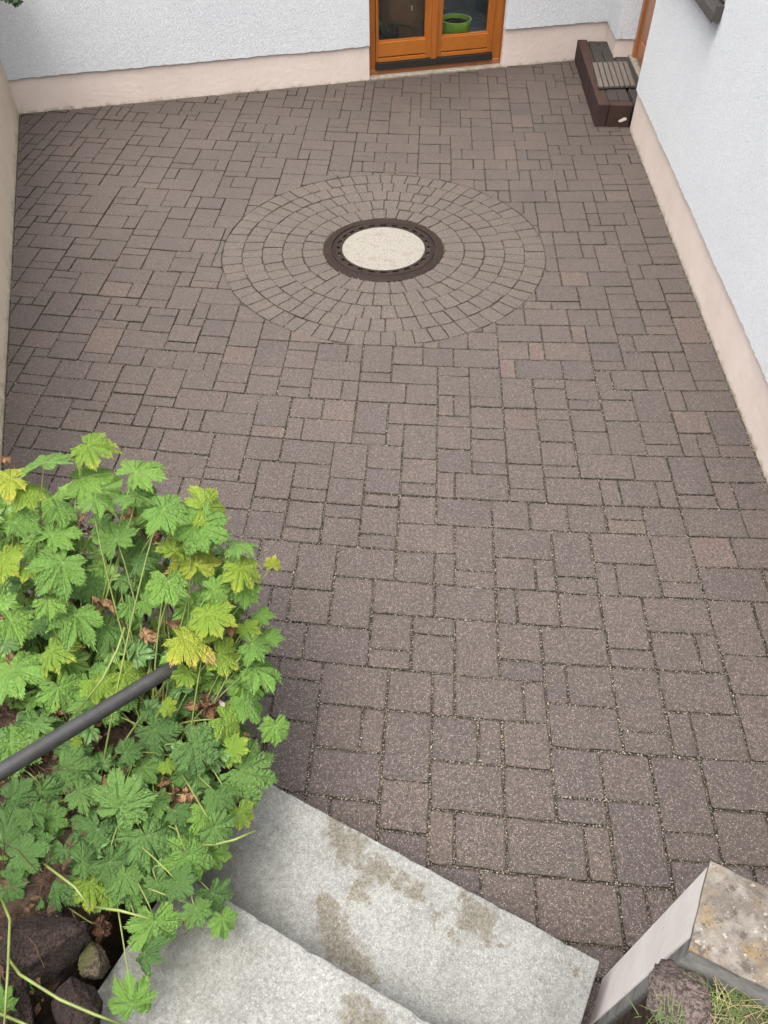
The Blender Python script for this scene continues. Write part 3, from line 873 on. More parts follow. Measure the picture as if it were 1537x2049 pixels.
# window with dark shutter and sill in the right wall
win = MB(); win.add(*face_slab(HOUSE_C, -UR, NR, [(WY0 + .003, WZ0 + .03), (WY1 - .003, WZ0 + .03), (WY1 - .003, WZ1 - .003), (WY0 + .003, WZ1 - .003)], 0.03, 0.09))
win = win.build('window_shutter', M['darkmetal'], house)
n_sl = 12
for i in range(n_sl):
    z0 = WZ0 + 0.045 + i * (WZ1 - WZ0 - 0.06) / n_sl
    mb = MB(); mb.add(*face_slab(HOUSE_C, -UR, NR, [(WY0 + .05, z0), (WY1 - .05, z0), (WY1 - .05, z0 + .085), (WY0 + .05, z0 + .085)], 0.012, 0.034))
    mb.build('shutter_slat', M['darkmetal'], win, bevel=0.004)
mb = MB()
mb.box(HOUSE_C - UR * (WY0 - 0.03) - NR * 0.055 + Vector((0, 0, WZ0 - 0.012)), -UR * (WY1 - WY0 + 0.03), NR * 0.10, (0, 0, 0.022))
mb.box(HOUSE_C - UR * (WY0 - 0.03) - NR * 0.056 + Vector((0, 0, WZ0 - 0.04)), -UR * (WY1 - WY0 + 0.03), NR * 0.004, (0, 0, 0.05))
mb.box(HOUSE_C - UR * WY1 - NR * 0.054 + Vector((0, 0, WZ0 - 0.03)), -UR * 0.012, NR * 0.07, (0, 0, 0.075))
mb.build('window_sill', M['darkmetal'], win, bevel=0.002)

# ---- glazed double door
DO = DOOR_L + NB * 0.07                       # door plane


def dbox(mb, s0, s1, z0, z1, d0, d1):
    mb.box(DO + UB * s0 + NB * d0 + Vector((0, 0, z0)), UB * (s1 - s0), NB * (d1 - d0), (0, 0, z1 - z0))


mb = MB()
dbox(mb, 0.012, 0.070, 0.028, 2.14, 0.0, 0.07); dbox(mb, 1.092, 1.168, 0.028, 2.14, 0.0, 0.07); dbox(mb, 0.070, 1.092, 2.07, 2.14, 0.001, 0.07)
door = mb.build('terrace_door', M['wood_v'], house, bevel=0.004)
mb = MB(); dbox(mb, -0.004, 0.0125, 0.03, 2.14, -0.03, 0.05); dbox(mb, 1.1675, 1.176, 0.03, 2.14, -0.03, 0.05)
mb.build('reveal_strip', M['wood_dark'], door)
for (a, b, g0, g1) in ((0.072, 0.566, 0.088, 0.500), (0.571, 1.088, 0.634, 1.045)):
    mb = MB(); dbox(mb, a, g0, 0.108, 2.07, -0.012, 0.05); dbox(mb, g1, b, 0.108, 2.07, -0.012, 0.05)
    leaf_o = mb.build('door_leaf', M['wood_v'], door, bevel=0.004)
    for (q0_, q1_, q2_, e_) in ((0.145, 0.252, -0.008, 0), (1.95, 2.07, -0.008, 0), (0.108, 0.137, -0.016, 0.0)):
        mb = MB(); dbox(mb, g0 - e_, g1 + e_, q0_, q1_, q2_, 0.05)
        mb.build('door_rail', M['wood_h'], door, bevel=0.003)
    mb = MB(); dbox(mb, g0, g1, 0.252, 0.263, 0.001, 0.04); dbox(mb, g0, g0 + 0.009, 0.263, 1.95, 0.001, 0.04); dbox(mb, g1 - 0.009, g1, 0.263, 1.95, 0.001, 0.04)
    mb.build('glazing_bead', M['wood_h'], door)
    mb = MB(); dbox(mb, g0 + 0.001, g1 - 0.001, 0.253, 1.95, 0.018, 0.024)
    mb.build('glass_pane', M['glass'], door)
mb = MB(); dbox(mb, 0.545, 0.592, 0.100, 2.07, -0.026, -0.0125)
mb.build('cover_moulding', M['wood_v'], door, bevel=0.004)
mb = MB(); dbox(mb, 0.066, 1.094, 0.052, 0.104, -0.03, 0.05)
mb.build('rain_bar', M['gasket'], door, bevel=0.003)
mb = MB(); dbox(mb, 0.012, 1.168, 0.012, 0.050, -0.012, 0.07)
mb.build('sill_board', M['wood_dark'], door, bevel=0.003)
mb = MB(); dbox(mb, 0.002, 1.170, -0.03, 0.013, -0.085, 0.07)
mb.build('threshold', M['ledge'], door, bevel=0.005)

# ---- entrance door in the niche
E0 = A0 - UR * NICHE + NR * 0.145
mb = MB()
mb.box(E0 + Vector((0, 0, 0.165)), -UR * 0.075, NR * 0.07, (0, 0, 2.1))
mb.box(E0 - UR * (gapL - 0.075) + Vector((0, 0, 0.165)), -UR * 0.073, NR * 0.07, (0, 0, 2.1))
mb.box(E0 - UR * 0.076 + Vector((0, 0, 2.19)), -UR * (gapL - 0.152), NR * 0.07, (0, 0, 0.075))
ent = mb.build('entrance_door', M['wood_dark'], house, bevel=0.004)
mb = MB(); mb.box(E0 - UR * 0.078 + NR * 0.02 + Vector((0, 0, 0.18)), -UR * (gapL - 0.156), NR * 0.045, (0, 0, 2.0))
mb.build('door_leaf', M['wood_dark'], ent)
for (z0, z1) in ((0.20, 0.33), (0.45, 1.05), (1.15, 2.08)):
    mb = MB(); mb.box(E0 - UR * 0.19 + NR * 0.008 + Vector((0, 0, z0)), -UR * (gapL - 0.40), NR * 0.013, (0, 0, z1 - z0))
    mb.build('door_panel', M['wood_dark'], ent, bevel=0.005)
mb = MB(); mb.box(E0 - NR * 0.025 + Vector((0, 0, 0.158)), -UR * (gapL - 0.002), NR * 0.05, (0, 0, 0.012))
mb.build('threshold', M['ledge'], ent)

# unseen eaves, added to dim the paving along the back wall
mb = MB(); mb.add(*face_slab(CORNER, UB, NB, [(-0.6, WALL_H), (SEND + 0.6, WALL_H), (SEND + 0.6, WALL_H + 0.2), (-0.6, WALL_H + 0.2)], -0.35, 2.2))
mb.build('added_eaves', M['wood_dark'], house)

# ---- room behind the glazed door
room = thing('room', tuple(DO + UB * 0.6 + NB * 1.2), 'dim tiled room behind the glazed door', None, None, 'structure')
FZ = 0.085


def rbox(mb, s0, s1, d0, d1, z0, z1): mb.box(DO + UB * s0 + NB * d0 + Vector((0, 0, z0)), UB * (s1 - s0), NB * (d1 - d0), (0, 0, z1 - z0))


mb = MB(); rbox(mb, -0.9, 1.9, 0.09, 2.4, -0.03, FZ - 0.006); mb.build('floor_bed', M['grout'], room)
mb = MB()
rbox(mb, -0.95, -0.9, 0.18, 2.45, -0.03, 2.4); rbox(mb, 1.9, 1.95, 0.18, 2.45, -0.03, 2.4); rbox(mb, -0.95, 1.95, 2.4, 2.45, -0.03, 0.9); rbox(mb, -0.95, 1.95, 0.18, 2.45, 2.4, 2.45)  # back wall stops low: opening added to let sky light in
mb.build('room_wall', M['roomwall'], room)
for i in range(9):
    for j in range(7):
        mb = MB(); rbox(mb, -0.9 + i * 0.311, -0.9 + i * 0.311 + 0.306, 0.10 + j * 0.33, 0.10 + j * 0.33 + 0.325, FZ - 0.02, FZ)
        mb.build('floor_tile', M['tile'], room)


def on_plane_y(x, y, d):   # pixel -> point on a plane d behind the door plane
    v = ray(x, y); o = Vector((0, 0, CAM_H)); t = (DO + NB * d - o).dot(NB) / v.dot(NB); return o + v * t


def pot(name, c, r0, r1, h, mat, label, rim=0.02, soil=True):
    t_ = thing(name, tuple(c), label, 'flower pot', 'pots behind the glazed door')
    mb = MB()
    mb.lathe(c, [(0.001, 0), (r0, 0), (r0 + (r1 - r0) * .5, h * .5), (r0 + (r1 - r0) * .52 + 0.003, h * .53), (r1 - 0.004, h - 0.035), (r1 + 0.006, h - 0.033), (r1 + 0.008, h), (r1 - 0.004, h), (r1 - 0.012, h - 0.05), (0.001, h - 0.052)], 40)
    mb.build('pot_body', mat, t_, smooth=False)
    if soil:
        mb = MB()
        pr_ = [(0.001, h - 0.03)]
        mb2 = []
        for ring_i in range(1, 5):
            rad = (r1 - 0.012) * ring_i / 4
            pr_.append((rad, h - 0.032 + rr.uniform(-.006, .006)))
        mb.lathe(c, pr_, 24)
        so = mb.build('soil', M['potsoil'], t_)
        for _ in range(26):
            a, q_ = rr.uniform(0, 6.28), r1 * 0.85 * math.sqrt(rr.random())
            bmm = MB(); s_ = rr.uniform(.006, .014)
            cx_ = Vector(c) + Vector((q_ * math.cos(a), q_ * math.sin(a), h - 0.028))
            bmm.add([cx_ + Vector((s_, 0, 0)), cx_ + Vector((-s_ * .6, s_, 0)), cx_ + Vector((-s_ * .6, -s_, 0)), cx_ + Vector((0, 0, s_ * .9))], [(0, 1, 3), (1, 2, 3), (2, 0, 3), (2, 1, 0)])
            so.data.materials
            bmm.build('clod', M['litter'] if rr.random() < .5 else M['potsoil'], t_)
    return t_


rim = on_plane_y(912, 37, 0.19)
pot('flower_pot', (rim.x, rim.y, FZ), 0.098, 0.128, rim.z - FZ, M['greenpot'], 'bright green plastic pot of bare soil behind the right glass pane')
tp_ = on_plane_y(812, 40, 0.42)
pot('flower_pot', (tp_.x, tp_.y, FZ), 0.20, 0.27, 0.50, M['terracotta'], 'large terracotta pot behind the left glass pane')
bp = on_plane_y(770, 50, 0.22)
blackpot = pot('flower_pot', (bp.x, bp.y, FZ), 0.085, 0.115, 0.19, M['blackpot'], 'small black pot in front of the terracotta pot')


def strap(mb, base, d, L, w, droop):
    d = Vector(d).normalized(); sdv = d.cross(Vector((0, 0, 1))); sdv.normalize()
    vs, fs = [], []
    n = 8
    for i in range(n + 1):
        t_ = i / n
        p = Vector(base) + d * (L * t_) + Vector((0, 0, L * (1.1 * t_ - droop * t_ * t_)))
        ww = w * (0.35 + 1.3 * t_ * (1 - t_) * 2) * (1 - t_ ** 4)
        vs += [p - sdv * ww, p + Vector((0, 0, -ww * .35)), p + sdv * ww]
    for i in range(n):
        a = i * 3
        fs += [(a, a + 1, a + 4, a + 3), (a + 1, a + 2, a + 5, a + 4)]
    mb.add(vs, fs)


hp = thing('house_plant', (bp.x, bp.y, FZ + 0.15), 'dark strap-leaved house plant growing from the small black pot', 'plant')
for (dx, dy, L, w, dr) in ((1, -.15, .34, .022, 1.25), (.6, .5, .3, .02, .9), (-.7, .2, .32, .02, .9), (.3, -.6, .2, .016, .9), (-.3, .6, .34, .02, .7), (.9, .35, .40, .022, .8)):
    mb = MB(); strap(mb, (bp.x, bp.y, FZ + 0.15), (dx, dy, 0), L, w, dr); mb.build('leaf', M['leaf_d'], hp, smooth=True)
hp2 = thing('house_plant', (tp_.x, tp_.y, FZ + 0.45), 'leafy green plant growing from the terracotta pot', 'plant')
for i in range(12):
    a = i * 2.4
    mb = MB(); strap(mb, (tp_.x + .05 * math.cos(a), tp_.y + .05 * math.sin(a), FZ + 0.44), (math.cos(a), math.sin(a), 0), rr.uniform(.25, .4), .03, rr.uniform(.7, 1.3)); mb.build('leaf', M['leaf_d'], hp2, smooth=True)

# ================================================================== ENTRANCE STEP AND MAT
SZ = 0.16
stp = thing('entrance_step', (1.75, 6.8, 0), 'low dark red-brown block step in front of the wooden entrance door', 'step')
a = V2((1.611, 6.121)); b = V2((1.690, 7.500))
along = (b - a).normalized(); perp = Vector((along.y, -along.x, 0)); SLN = (b - a).length + 0.03
for i in range(3):
    l0, l1 = SLN * i / 3 + 0.001, SLN * (i + 1) / 3 - 0.001
    mb = MB(); mb.box(a + along * l0 + Vector((0, 0, -0.03)), along * (l1 - l0), perp * 0.082, (0, 0, SZ + 0.03 + rr.uniform(-.001, .001)))
    mb.build('kerb_stone', M['kerbstone'], stp, bevel=0.007)
mb = MB(); mb.box(a + perp * 0.086 + Vector((0, 0, -0.03)), perp * 0.170, along * 0.08, (0, 0, SZ + 0.028))
mb.build('kerb_stone', M['kerbstone'], stp, bevel=0.007)
o = a + perp * 0.086 + along * 0.084
mb = MB(); mb.prism([o, o + perp * 0.162, o + perp * 0.165 + along * 1.28, o + along * 1.30], -0.02, SZ - 0.012)
mb.prism([E0 + NR * 0.02 + UR * -0.004, E0 - NR * 0.14 + UR * -0.004, HOUSE_C + UR * 0.02 + NR * 0.006, HOUSE_C + NR * 0.16 + UR * 0.02], -0.02, SZ - 0.014)
mb.build('step_core', M['joint'], stp)
y = 0.0
row = 0
while y < 1.27:
    d = rr.choice((0.16, 0.16, 0.24))
    d = min(d, 1.29 - y)
    for (x0, x1) in (((0, 0.163),) if row % 2 else ((0, 0.08), (0.08, 0.163))):
        vs, fs = stone_geo([o + perp * x0 + along * y, o + perp * x1 + along * y, o + perp * x1 + along * (y + d), o + perp * x0 + along * (y + d)], 0.004, 0.003, SZ, step=0.1)
        me = mesh_from('step_paving', vs, fs); link('step_paving', me, M['stepstone'], stp)
    y += d; row += 1
q0 = HOUSE_C + UR * 0.03 + NR * 0.008
for i in range(4):
    l0 = i * (gapL - 0.05) / 4
    vs, fs = stone_geo([q0 + UR * l0, q0 + UR * l0 + NR * 0.12, q0 + UR * (l0 + (gapL - .05) / 4) + NR * 0.12, q0 + UR * (l0 + (gapL - .05) / 4)], 0.004, 0.003, SZ - 0.001, step=0.1)
    me = mesh_from('step_paving', vs, fs); link('step_paving', me, M['stepstone'], stp)
# pale smear on the near face
f0 = a + perp * 0.20 - along * 0.0015
vs = []
for i in range(12):
    t_ = i / 12 * 2 * math.pi; r_ = 0.022 * rr.uniform(.6, 1.15)
    vs.append(f0 + perp * (r_ * 1.3 * math.cos(t_) + 0.01 * math.sin(t_)) + Vector((0, 0, 0.052 + r_ * 0.8 * math.sin(t_))))
vs += [v + along * 0.002 for v in vs]
mb = MB(); mb.add(vs, [tuple(range(12)), tuple(range(23, 11, -1))] + [(i, 12 + i, 12 + (i + 1) % 12, (i + 1) % 12) for i in range(12)])
mb.build('pale_smear', M['whitemark'], stp)

mat_o = V2((1.657, 6.392)); mat_a = V2((1.700, 6.902)) - mat_o; mat_p = V2((1.948, 6.415)) - mat_o
mt = thing('slatted_mat', tuple(mat_o + mat_a * .5 + mat_p * .5 + Vector((0, 0, SZ))), 'weathered wooden slatted foot mat on the entrance step', 'doormat')
for i in range(7):
    mb = MB(); mb.box(mat_o + mat_p * (i / 7 + 0.008) + Vector((0, 0, SZ + 0.010)) + mat_a * rr.uniform(-.006, .006), mat_a, mat_p * (1 / 7 - 0.026), (0, 0, 0.017))
    mb.build('slat', M['wood_grey'], mt, bevel=0.0025)
for t_ in (0.12, 0.82):
    mb = MB(); mb.box(mat_o + mat_a * t_ + Vector((0, 0, SZ + 0.001)), mat_p, mat_a * 0.07, (0, 0, 0.0092))
    mb.build('bearer', M['wood_grey'], mt)

# ================================================================== MANHOLE
mh = thing('manhole_cover', (C0.x, C0.y, 0), 'round dark iron manhole cover with pale concrete centre in the ringed paving', 'manhole cover')
c3 = (C0.x, C0.y, 0)
mb = MB(); mb.lathe(c3, [(0.316, -0.03), (0.366, -0.03), (0.366, 0.002), (0.360, 0.006), (0.322, 0.006), (0.316, 0.003), (0.316, -0.03)], 96)
mb.build('frame_ring', M['iron'], mh)
mb = MB(); mb.lathe(c3, [(0.2525, -0.03), (0.3135, -0.03), (0.3135, -0.022), (0.2525, -0.022), (0.2525, -0.03)], 96)
mb.build('slot_floor', M['gasket'], mh)


def arc_prism(mb, r0, r1, a0, a1, z0, z1, n=6):
    o_, i_ = [], []
    for k_ in range(n + 1):
        t_ = a0 + (a1 - a0) * k_ / n
        o_.append((C0.x + r1 * math.cos(t_), C0.y + r1 * math.sin(t_))); i_.append((C0.x + r0 * math.cos(t_), C0.y + r0 * math.sin(t_)))
    for k_ in range(n):
        mb.prism([i_[k_], o_[k_], o_[k_ + 1], i_[k_ + 1]], z0, z1)


mb = MB()
mb.lathe(c3, [(0.284, -0.021), (0.3115, -0.021), (0.3115, 0.003), (0.309, 0.005), (0.284, 0.005), (0.284, -0.021)], 96)
mb.lathe(c3, [(0.2525, -0.021), (0.2665, -0.021), (0.2665, 0.0045), (0.2525, 0.0045), (0.2525, -0.021)], 96)
for k_ in range(24):
    a0 = (k_ + 0.26) / 24 * 2 * math.pi; a1 = (k_ + 0.74) / 24 * 2 * math.pi
    arc_prism(mb, 0.2660, 0.2845, a0, a1, -0.021, 0.0042, 4)
lid = mb.build('lid_ring', M['iron'], mh)
mb = MB()
for (a0, a1, r0, r1) in [(0.2, 0.9, .318, .3215), (2.2, 2.9, .318, .3215), (3.9, 4.2, .318, .3215), (5.4, 5.9, .318, .3215)]:
    arc_prism(mb, r0 - .0005, r1, a0, a1, 0.0055, 0.0085, 14)
for k_ in range(64):
    if rr.random() < 0.3: continue
    t_ = k_ / 64 * 2 * math.pi
    arc_prism(mb, 0.334, 0.346 + rr.uniform(0, .004), t_, t_ + 0.035, 0.0055, 0.0078, 1)
for (s0, s1) in ((1.25, 1.9), (4.2, 5.2), (-0.35, 0.4), (2.8, 3.5)):
    t_ = s0
    while t_ < s1:
        arc_prism(mb, 0.291, 0.304, t_, t_ + rr.uniform(.012, .03), 0.0045, 0.0068, 1); t_ += 0.055
mb.build('raised_marks', M['iron'], mh, kind='stuff')
mb = MB(); mb.lathe(c3, [(0.0005, -0.02), (0.2515, -0.02), (0.2515, 0.003), (0.247, 0.0055), (0.12, 0.0065), (0.0005, 0.0068)], 96)
mb.build('concrete_infill', M['infill'], mh)

# ================================================================== YARD WALL (left)
yl = (CORNER - LEFT_N).length
mb = MB(); mb.add(*face_slab(LEFT_N, UL, NL, [(0, -0.04), (yl + 0.05, -0.04), (yl + 0.05, 1.45), (0, 1.45)], 0.0, 0.22))
yw = mb.build('yard_wall', M['yardwall'], label='beige rendered wall along the left side of the yard', cat='wall')
mb = MB(); mb.add(*face_slab(LEFT_N, UL, NL, [(-0.02, 1.452), (yl - 0.03, 1.452), (yl - 0.03, 1.50), (-0.02, 1.50)], -0.03, 0.25))
mb.build('coping', M['ledge'], yw, bevel=0.006)

# ================================================================== STAIRS
stairs = thing('concrete_stairs', tuple(STAIR_A.lerp(STAIR_B, .5)), 'flight of pale grey concrete block steps with damp tan stains', 'stairs')
SW = (STAIR_B - STAIR_A).length
for k_ in range(7):
    o = STAIR_A + NS * (0.356 * k_ + (0.07 if k_ > 1 else 0))
    z1 = 0.16 * (k_ + 1); z0 = z1 - 0.155 if k_ else -0.03
    mb = MB(); mb.box(o + Vector((0, 0, z0)) - US * rr.uniform(0, .01), US * SW, NS * 0.385, (0, 0, z1 - z0))
    st = mb.build('step', M['concrete'], stairs, bevel=0.005)
    if k_ < 3:
        bm = bmesh.new(); bm.from_mesh(st.data)
        bmesh.ops.subdivide_edges(bm, edges=[e for e in bm.edges if e.calc_length() > 0.25], cuts=70, use_grid_fill=True)
        for v in bm.verts:
            q = v.co
            d_ = 0.0016 * mnoise.noise(q * 14) + 0.0012 * mnoise.noise(q * 45)
            chip = mnoise.noise(q * 21 + Vector((3, 1, 5)))
            if abs(q.z - z1) < 0.008 and side(q, o, NS) < 0.008 and chip > 0.28:
                v.co += NS * (0.010 * (chip - 0.28) * 2); v.co.z -= 0.008 * (chip - 0.28) * 2
            v.co += (-NS + Vector((0, 0, 1))) * d_
        bm.to_mesh(st.data); bm.free()
mb = MB(); mb.box(STAIR_A + NS * 2.53 - US * 1.2 + Vector((0, 0, -0.03)), US * 3.6, NS * 3.0, (0, 0, 1.15))
mb.build('landing', M['concrete'], stairs)

# ================================================================== LOW WALL AT RIGHT OF THE STAIRS
W0 = V2((0.604, 0.476)); WT, WH = 0.162, 0.97
gw = thing('garden_wall', tuple(W0), 'narrow pale rendered garden wall with lichened top at the right of the steps', 'wall')
mb = MB(); mb.box(W0 + Vector((0, 0, -0.04)), US * 1.7, NS * 0.128, (0, 0, WH + 0.04 - 0.014))
mb.build('wall_body', M['wallend'], gw, bevel=0.004)
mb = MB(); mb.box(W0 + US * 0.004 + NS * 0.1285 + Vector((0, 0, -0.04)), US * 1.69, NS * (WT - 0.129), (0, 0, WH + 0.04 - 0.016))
mb.build('shaded_back', M['darkgrey'], gw, bevel=0.004)  # darker material puts the shade of the wall's bed side into its colour
mb = MB()
nU, nV = 60, 8
vs, fs = [], []
for j in range(nV + 1):
    for i in range(nU + 1):
        p = W0 + US * (-0.002 + 1.7 * i / nU) + NS * (-0.002 + (WT + 0.004) * j / nV)
        e = min(i, j, nV - j)
        z = WH - (0.006 if e == 0 else 0) + 0.0035 * mnoise.noise(p * 40) + 0.003 * mnoise.noise(p * 110)
        if e == 0: p = p + Vector((mnoise.noise(p * 60), mnoise.noise(p * 60 + Vector((7, 0, 0))), 0)) * 0.0035
        vs.append((p.x, p.y, z))
n0 = len(vs)
rim_i = [i for i in range(nU + 1)] + [j * (nU + 1) + nU for j in range(1, nV + 1)] + [nV * (nU + 1) + i for i in range(nU - 1, -1, -1)] + [j * (nU + 1) for j in range(nV - 1, 0, -1)]
for j in range(nV):
    for i in range(nU):
        a_ = j * (nU + 1) + i; fs.append((a_, a_ + nU + 1, a_ + nU + 2, a_ + 1))
for idx in rim_i: vs.append((vs[idx][0], vs[idx][1], WH - 0.016))
for i in range(len(rim_i)):
    fs.append((rim_i[i], rim_i[(i + 1) % len(rim_i)], n0 + (i + 1) % len(rim_i), n0 + i))
fs.append(tuple(n0 + i for i in range(len(rim_i))))
mb.add(vs, fs); mb.build('wall_top', M['lichen'], gw)

# ================================================================== BEDS, ROCKS


def bed(name, org, da, db, la, lb, zf, label, na=44, nb=36):
    vs, fs = [], []
    for j in range(nb + 1):
        for i in range(na + 1):
            a_, b_ = la * i / na, lb * j / nb
            p = org + da * a_ + db * b_
            z = zf(a_, b_) + 0.02 * mnoise.noise(p * 9) + 0.008 * mnoise.noise(p * 31)
            vs.append((p.x, p.y, z))
    n0 = len(vs)
    rim_ = [i for i in range(na + 1)] + [j * (na + 1) + na for j in range(1, nb + 1)] + [nb * (na + 1) + i for i in range(na - 1, -1, -1)] + [j * (na + 1) for j in range(nb - 1, 0, -1)]
    for j in range(nb):
        for i in range(na):
            a_ = j * (na + 1) + i; fs.append((a_, a_ + na + 1, a_ + na + 2, a_ + 1))
    for idx in rim_: vs.append((vs[idx][0], vs[idx][1], -0.05))
    for i in range(len(rim_)): fs.append((rim_[i], rim_[(i + 1) % len(rim_)], n0 + (i + 1) % len(rim_), n0 + i))
    mb = MB(); mb.add(vs, fs)
    return mb.build(name, M['soil'], kind='structure', label=label)


BED_Z = lambda a_, b_: 0.40 + 0.13 * b_ - 0.16 * max(0.0, 1 - a_ / 0.10) + 0.05 * min(1, a_)
bed('soil_bed', BED_R + BED_DIR * 0.035 + NS * 0.02, BED_DIR, NS, 1.75, 1.5, BED_Z, 'dark soil of the planted bed left of the steps')
bed('soil_bed', W0 + US * 0.004 + NS * (WT + 0.02), US, NS, 1.6, 1.4, lambda a_, b_: 0.835 + 0.12 * b_ - 0.12 * max(0.0, 1 - a_ / 0.05), 'dark soil of the bed behind the low wall')
mb = MB(); mb.box(BED_R + Vector((0, 0, -0.04)), BED_DIR * 0.22, Vector((-BED_DIR.y, BED_DIR.x, 0)) * 0.03 + NS * 0.0, (0, 0, 0.50))
bw = mb.build('bed_wall', M['wallend'], bevel=0.005, label='pale rendered edging wall mostly hidden under the leafy plant', cat='wall')
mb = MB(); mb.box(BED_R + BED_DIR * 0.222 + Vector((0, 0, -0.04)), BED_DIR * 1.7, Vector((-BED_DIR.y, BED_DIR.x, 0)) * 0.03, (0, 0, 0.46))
mb.build('edging_slab', M['darkgrey'], bw)


def rock(name, c, s, rotz, mat, label, seed, group=None):
    bm = bmesh.new(); bmesh.ops.create_icosphere(bm, subdivisions=5, radius=1.0)
    R_ = random.Random(seed)
    off = Vector((R_.uniform(-9, 9), R_.uniform(-9, 9), R_.uniform(-9, 9)))
    planes = [Vector((R_.gauss(0, 1), R_.gauss(0, 1), R_.gauss(0, 1))).normalized() for _ in range(12)]
    lim = [R_.uniform(.45, .74) for _ in planes]
    for v in bm.verts:
        p = v.co.copy()
        for n_, l_ in zip(planes, lim):
            d_ = p.dot(n_)
            if d_ > l_: p -= n_ * (d_ - l_) * 0.97
        p *= 1 + 0.09 * mnoise.noise(v.co * 2.2 + off) + 0.06 * mnoise.noise(v.co * 5 + off) + 0.045 * mnoise.noise(v.co * 12 + off) + 0.03 * mnoise.noise(v.co * 27 + off)
        v.co = p
    mtx = Matrix.Translation(c) @ Matrix.Rotation(rotz, 4, 'Z') @ Matrix.Diagonal((s[0], s[1], s[2], 1))
    bmesh.ops.transform(bm, matrix=mtx, verts=bm.verts)
    me = bpy.data.meshes.new(name); bm.to_mesh(me); bm.free()
    me.polygons.foreach_set('use_smooth', [True] * len(me.polygons))
    return link(name, me, mat, None, label, 'rock', group)


def at(x, y, z): return U(x, y, z)


rock('rock', at(60, 1893, .45), (.145, .10, .10), .45, M['lava'], 'large rough dark lava rock at the lower left under the leaves', 3)
rock('rock', at(165, 2022, .44), (.085, .075, .08), -.3, M['lava'], 'dark lava rock at the bottom left beside the upper step', 5)
rock('rock', at(193, 1927, .38), (.038, .050, .05), .3, M['mossrock'], 'small greenish mossy stone between the lava rocks and the steps', 8)
rock('rock', at(310, 1740, .36), (.09, .07, .06), .2, M['lava'], 'dark lava rock in the shade under the plant', 12)
rock('rock', at(20, 2035, .42), (.10, .08, .08), .8, M['lava'], 'lava rock cut by the bottom left corner', 14)
rock('rock', at(1345, 2000, .84), (.066, .078, .075), .55, M['lava_pale'], 'reddish rough rock in the corner behind the low wall', 21)
rock('rock', at(1480, 2020, .84), (.075, .055, .055), .1, M['mossrock'], 'greenish rock with grass behind the low wall', 23)
rock('rock', at(1560, 2045, .84), (.05, .05, .05), .9, M['mossrock'], 'small tan rock at the bottom right edge', 27)
rock('rock', at(1400, 2085, .84), (.07, .05, .05), .2, M['lava_pale'], 'rock at the bottom edge beside the reddish rock', 31)


def blades(name, centre_list, mat, label, n, L, spread, w=0.0016):
    vs, fs = [], []
    for _ in range(n):
        c_ = rr.choice(centre_list)
        b_ = c_ + Vector((rr.gauss(0, spread), rr.gauss(0, spread), 0))
        d_ = Vector((rr.gauss(0, 1), rr.gauss(0, 1), 0)).normalized(); l_ = L * rr.uniform(.4, 1.2); up = rr.uniform(.3, 1.1)
        s_ = d_.cross(Vector((0, 0, 1)))
        n0 = len(vs)
        for i in range(4):
            t_ = i / 3; p = b_ + d_ * (l_ * t_) + Vector((0, 0, l_ * (up * t_ - .75 * up * t_ * t_)))
            ww = w * (1 - t_ * .85); vs += [p - s_ * ww, p + s_ * ww]
        for i in range(3): fs.append((n0 + 2 * i, n0 + 2 * i + 1, n0 + 2 * i + 3, n0 + 2 * i + 2))
    return link(name, mesh_from(name, vs, fs), mat, None, label, 'grass', None, 'stuff')


blades('grass', [at(1450, 2015, .885), at(1490, 2038, .885), at(1520, 2010, .88), at(1335, 2055, .89), at(1415, 2044, .875)], M['grass'], 'thin green grass growing over the rocks behind the low wall', 420, .034, .02, 0.0008)
blades('dry_grass', [at(1470, 2005, .885), at(1500, 2030, .885), at(1440, 2035, .885)], M['straw'], 'dry straw-coloured grass over the rocks behind the low wall', 45, .07, .018, 0.0006)

# ================================================================== HANDRAIL
P1 = Vector((-0.562, 1.099, 0.628)); P0 = Vector((-0.875, 0.740, 0.767))
hr = thing('handrail', tuple(P1 + Vector((0, 0, -0.3))), 'black round metal handrail slanting in over the leafy plant', 'handrail')
dirr = (P1 - P0).normalized()
mb = MB(); mb.tube([P1 + dirr * 0.055, P1 + dirr * 0.05, P1, P0, P0 - dirr * 1.5], [0.015, 0.0188, 0.0195, 0.0195, 0.0195], 20)
mb.build('rail_tube', M['rail'], hr, smooth=True)
mb = MB(); pst = P1 + dirr * 0.02
mb.tube([(pst.x, pst.y, pst.z - 0.012), (pst.x, pst.y, 0.36)], 0.014, 12); mb.build('post', M['rail'], hr, smooth=True)

# ================================================================== THE PLANT (big-leaved geranium)


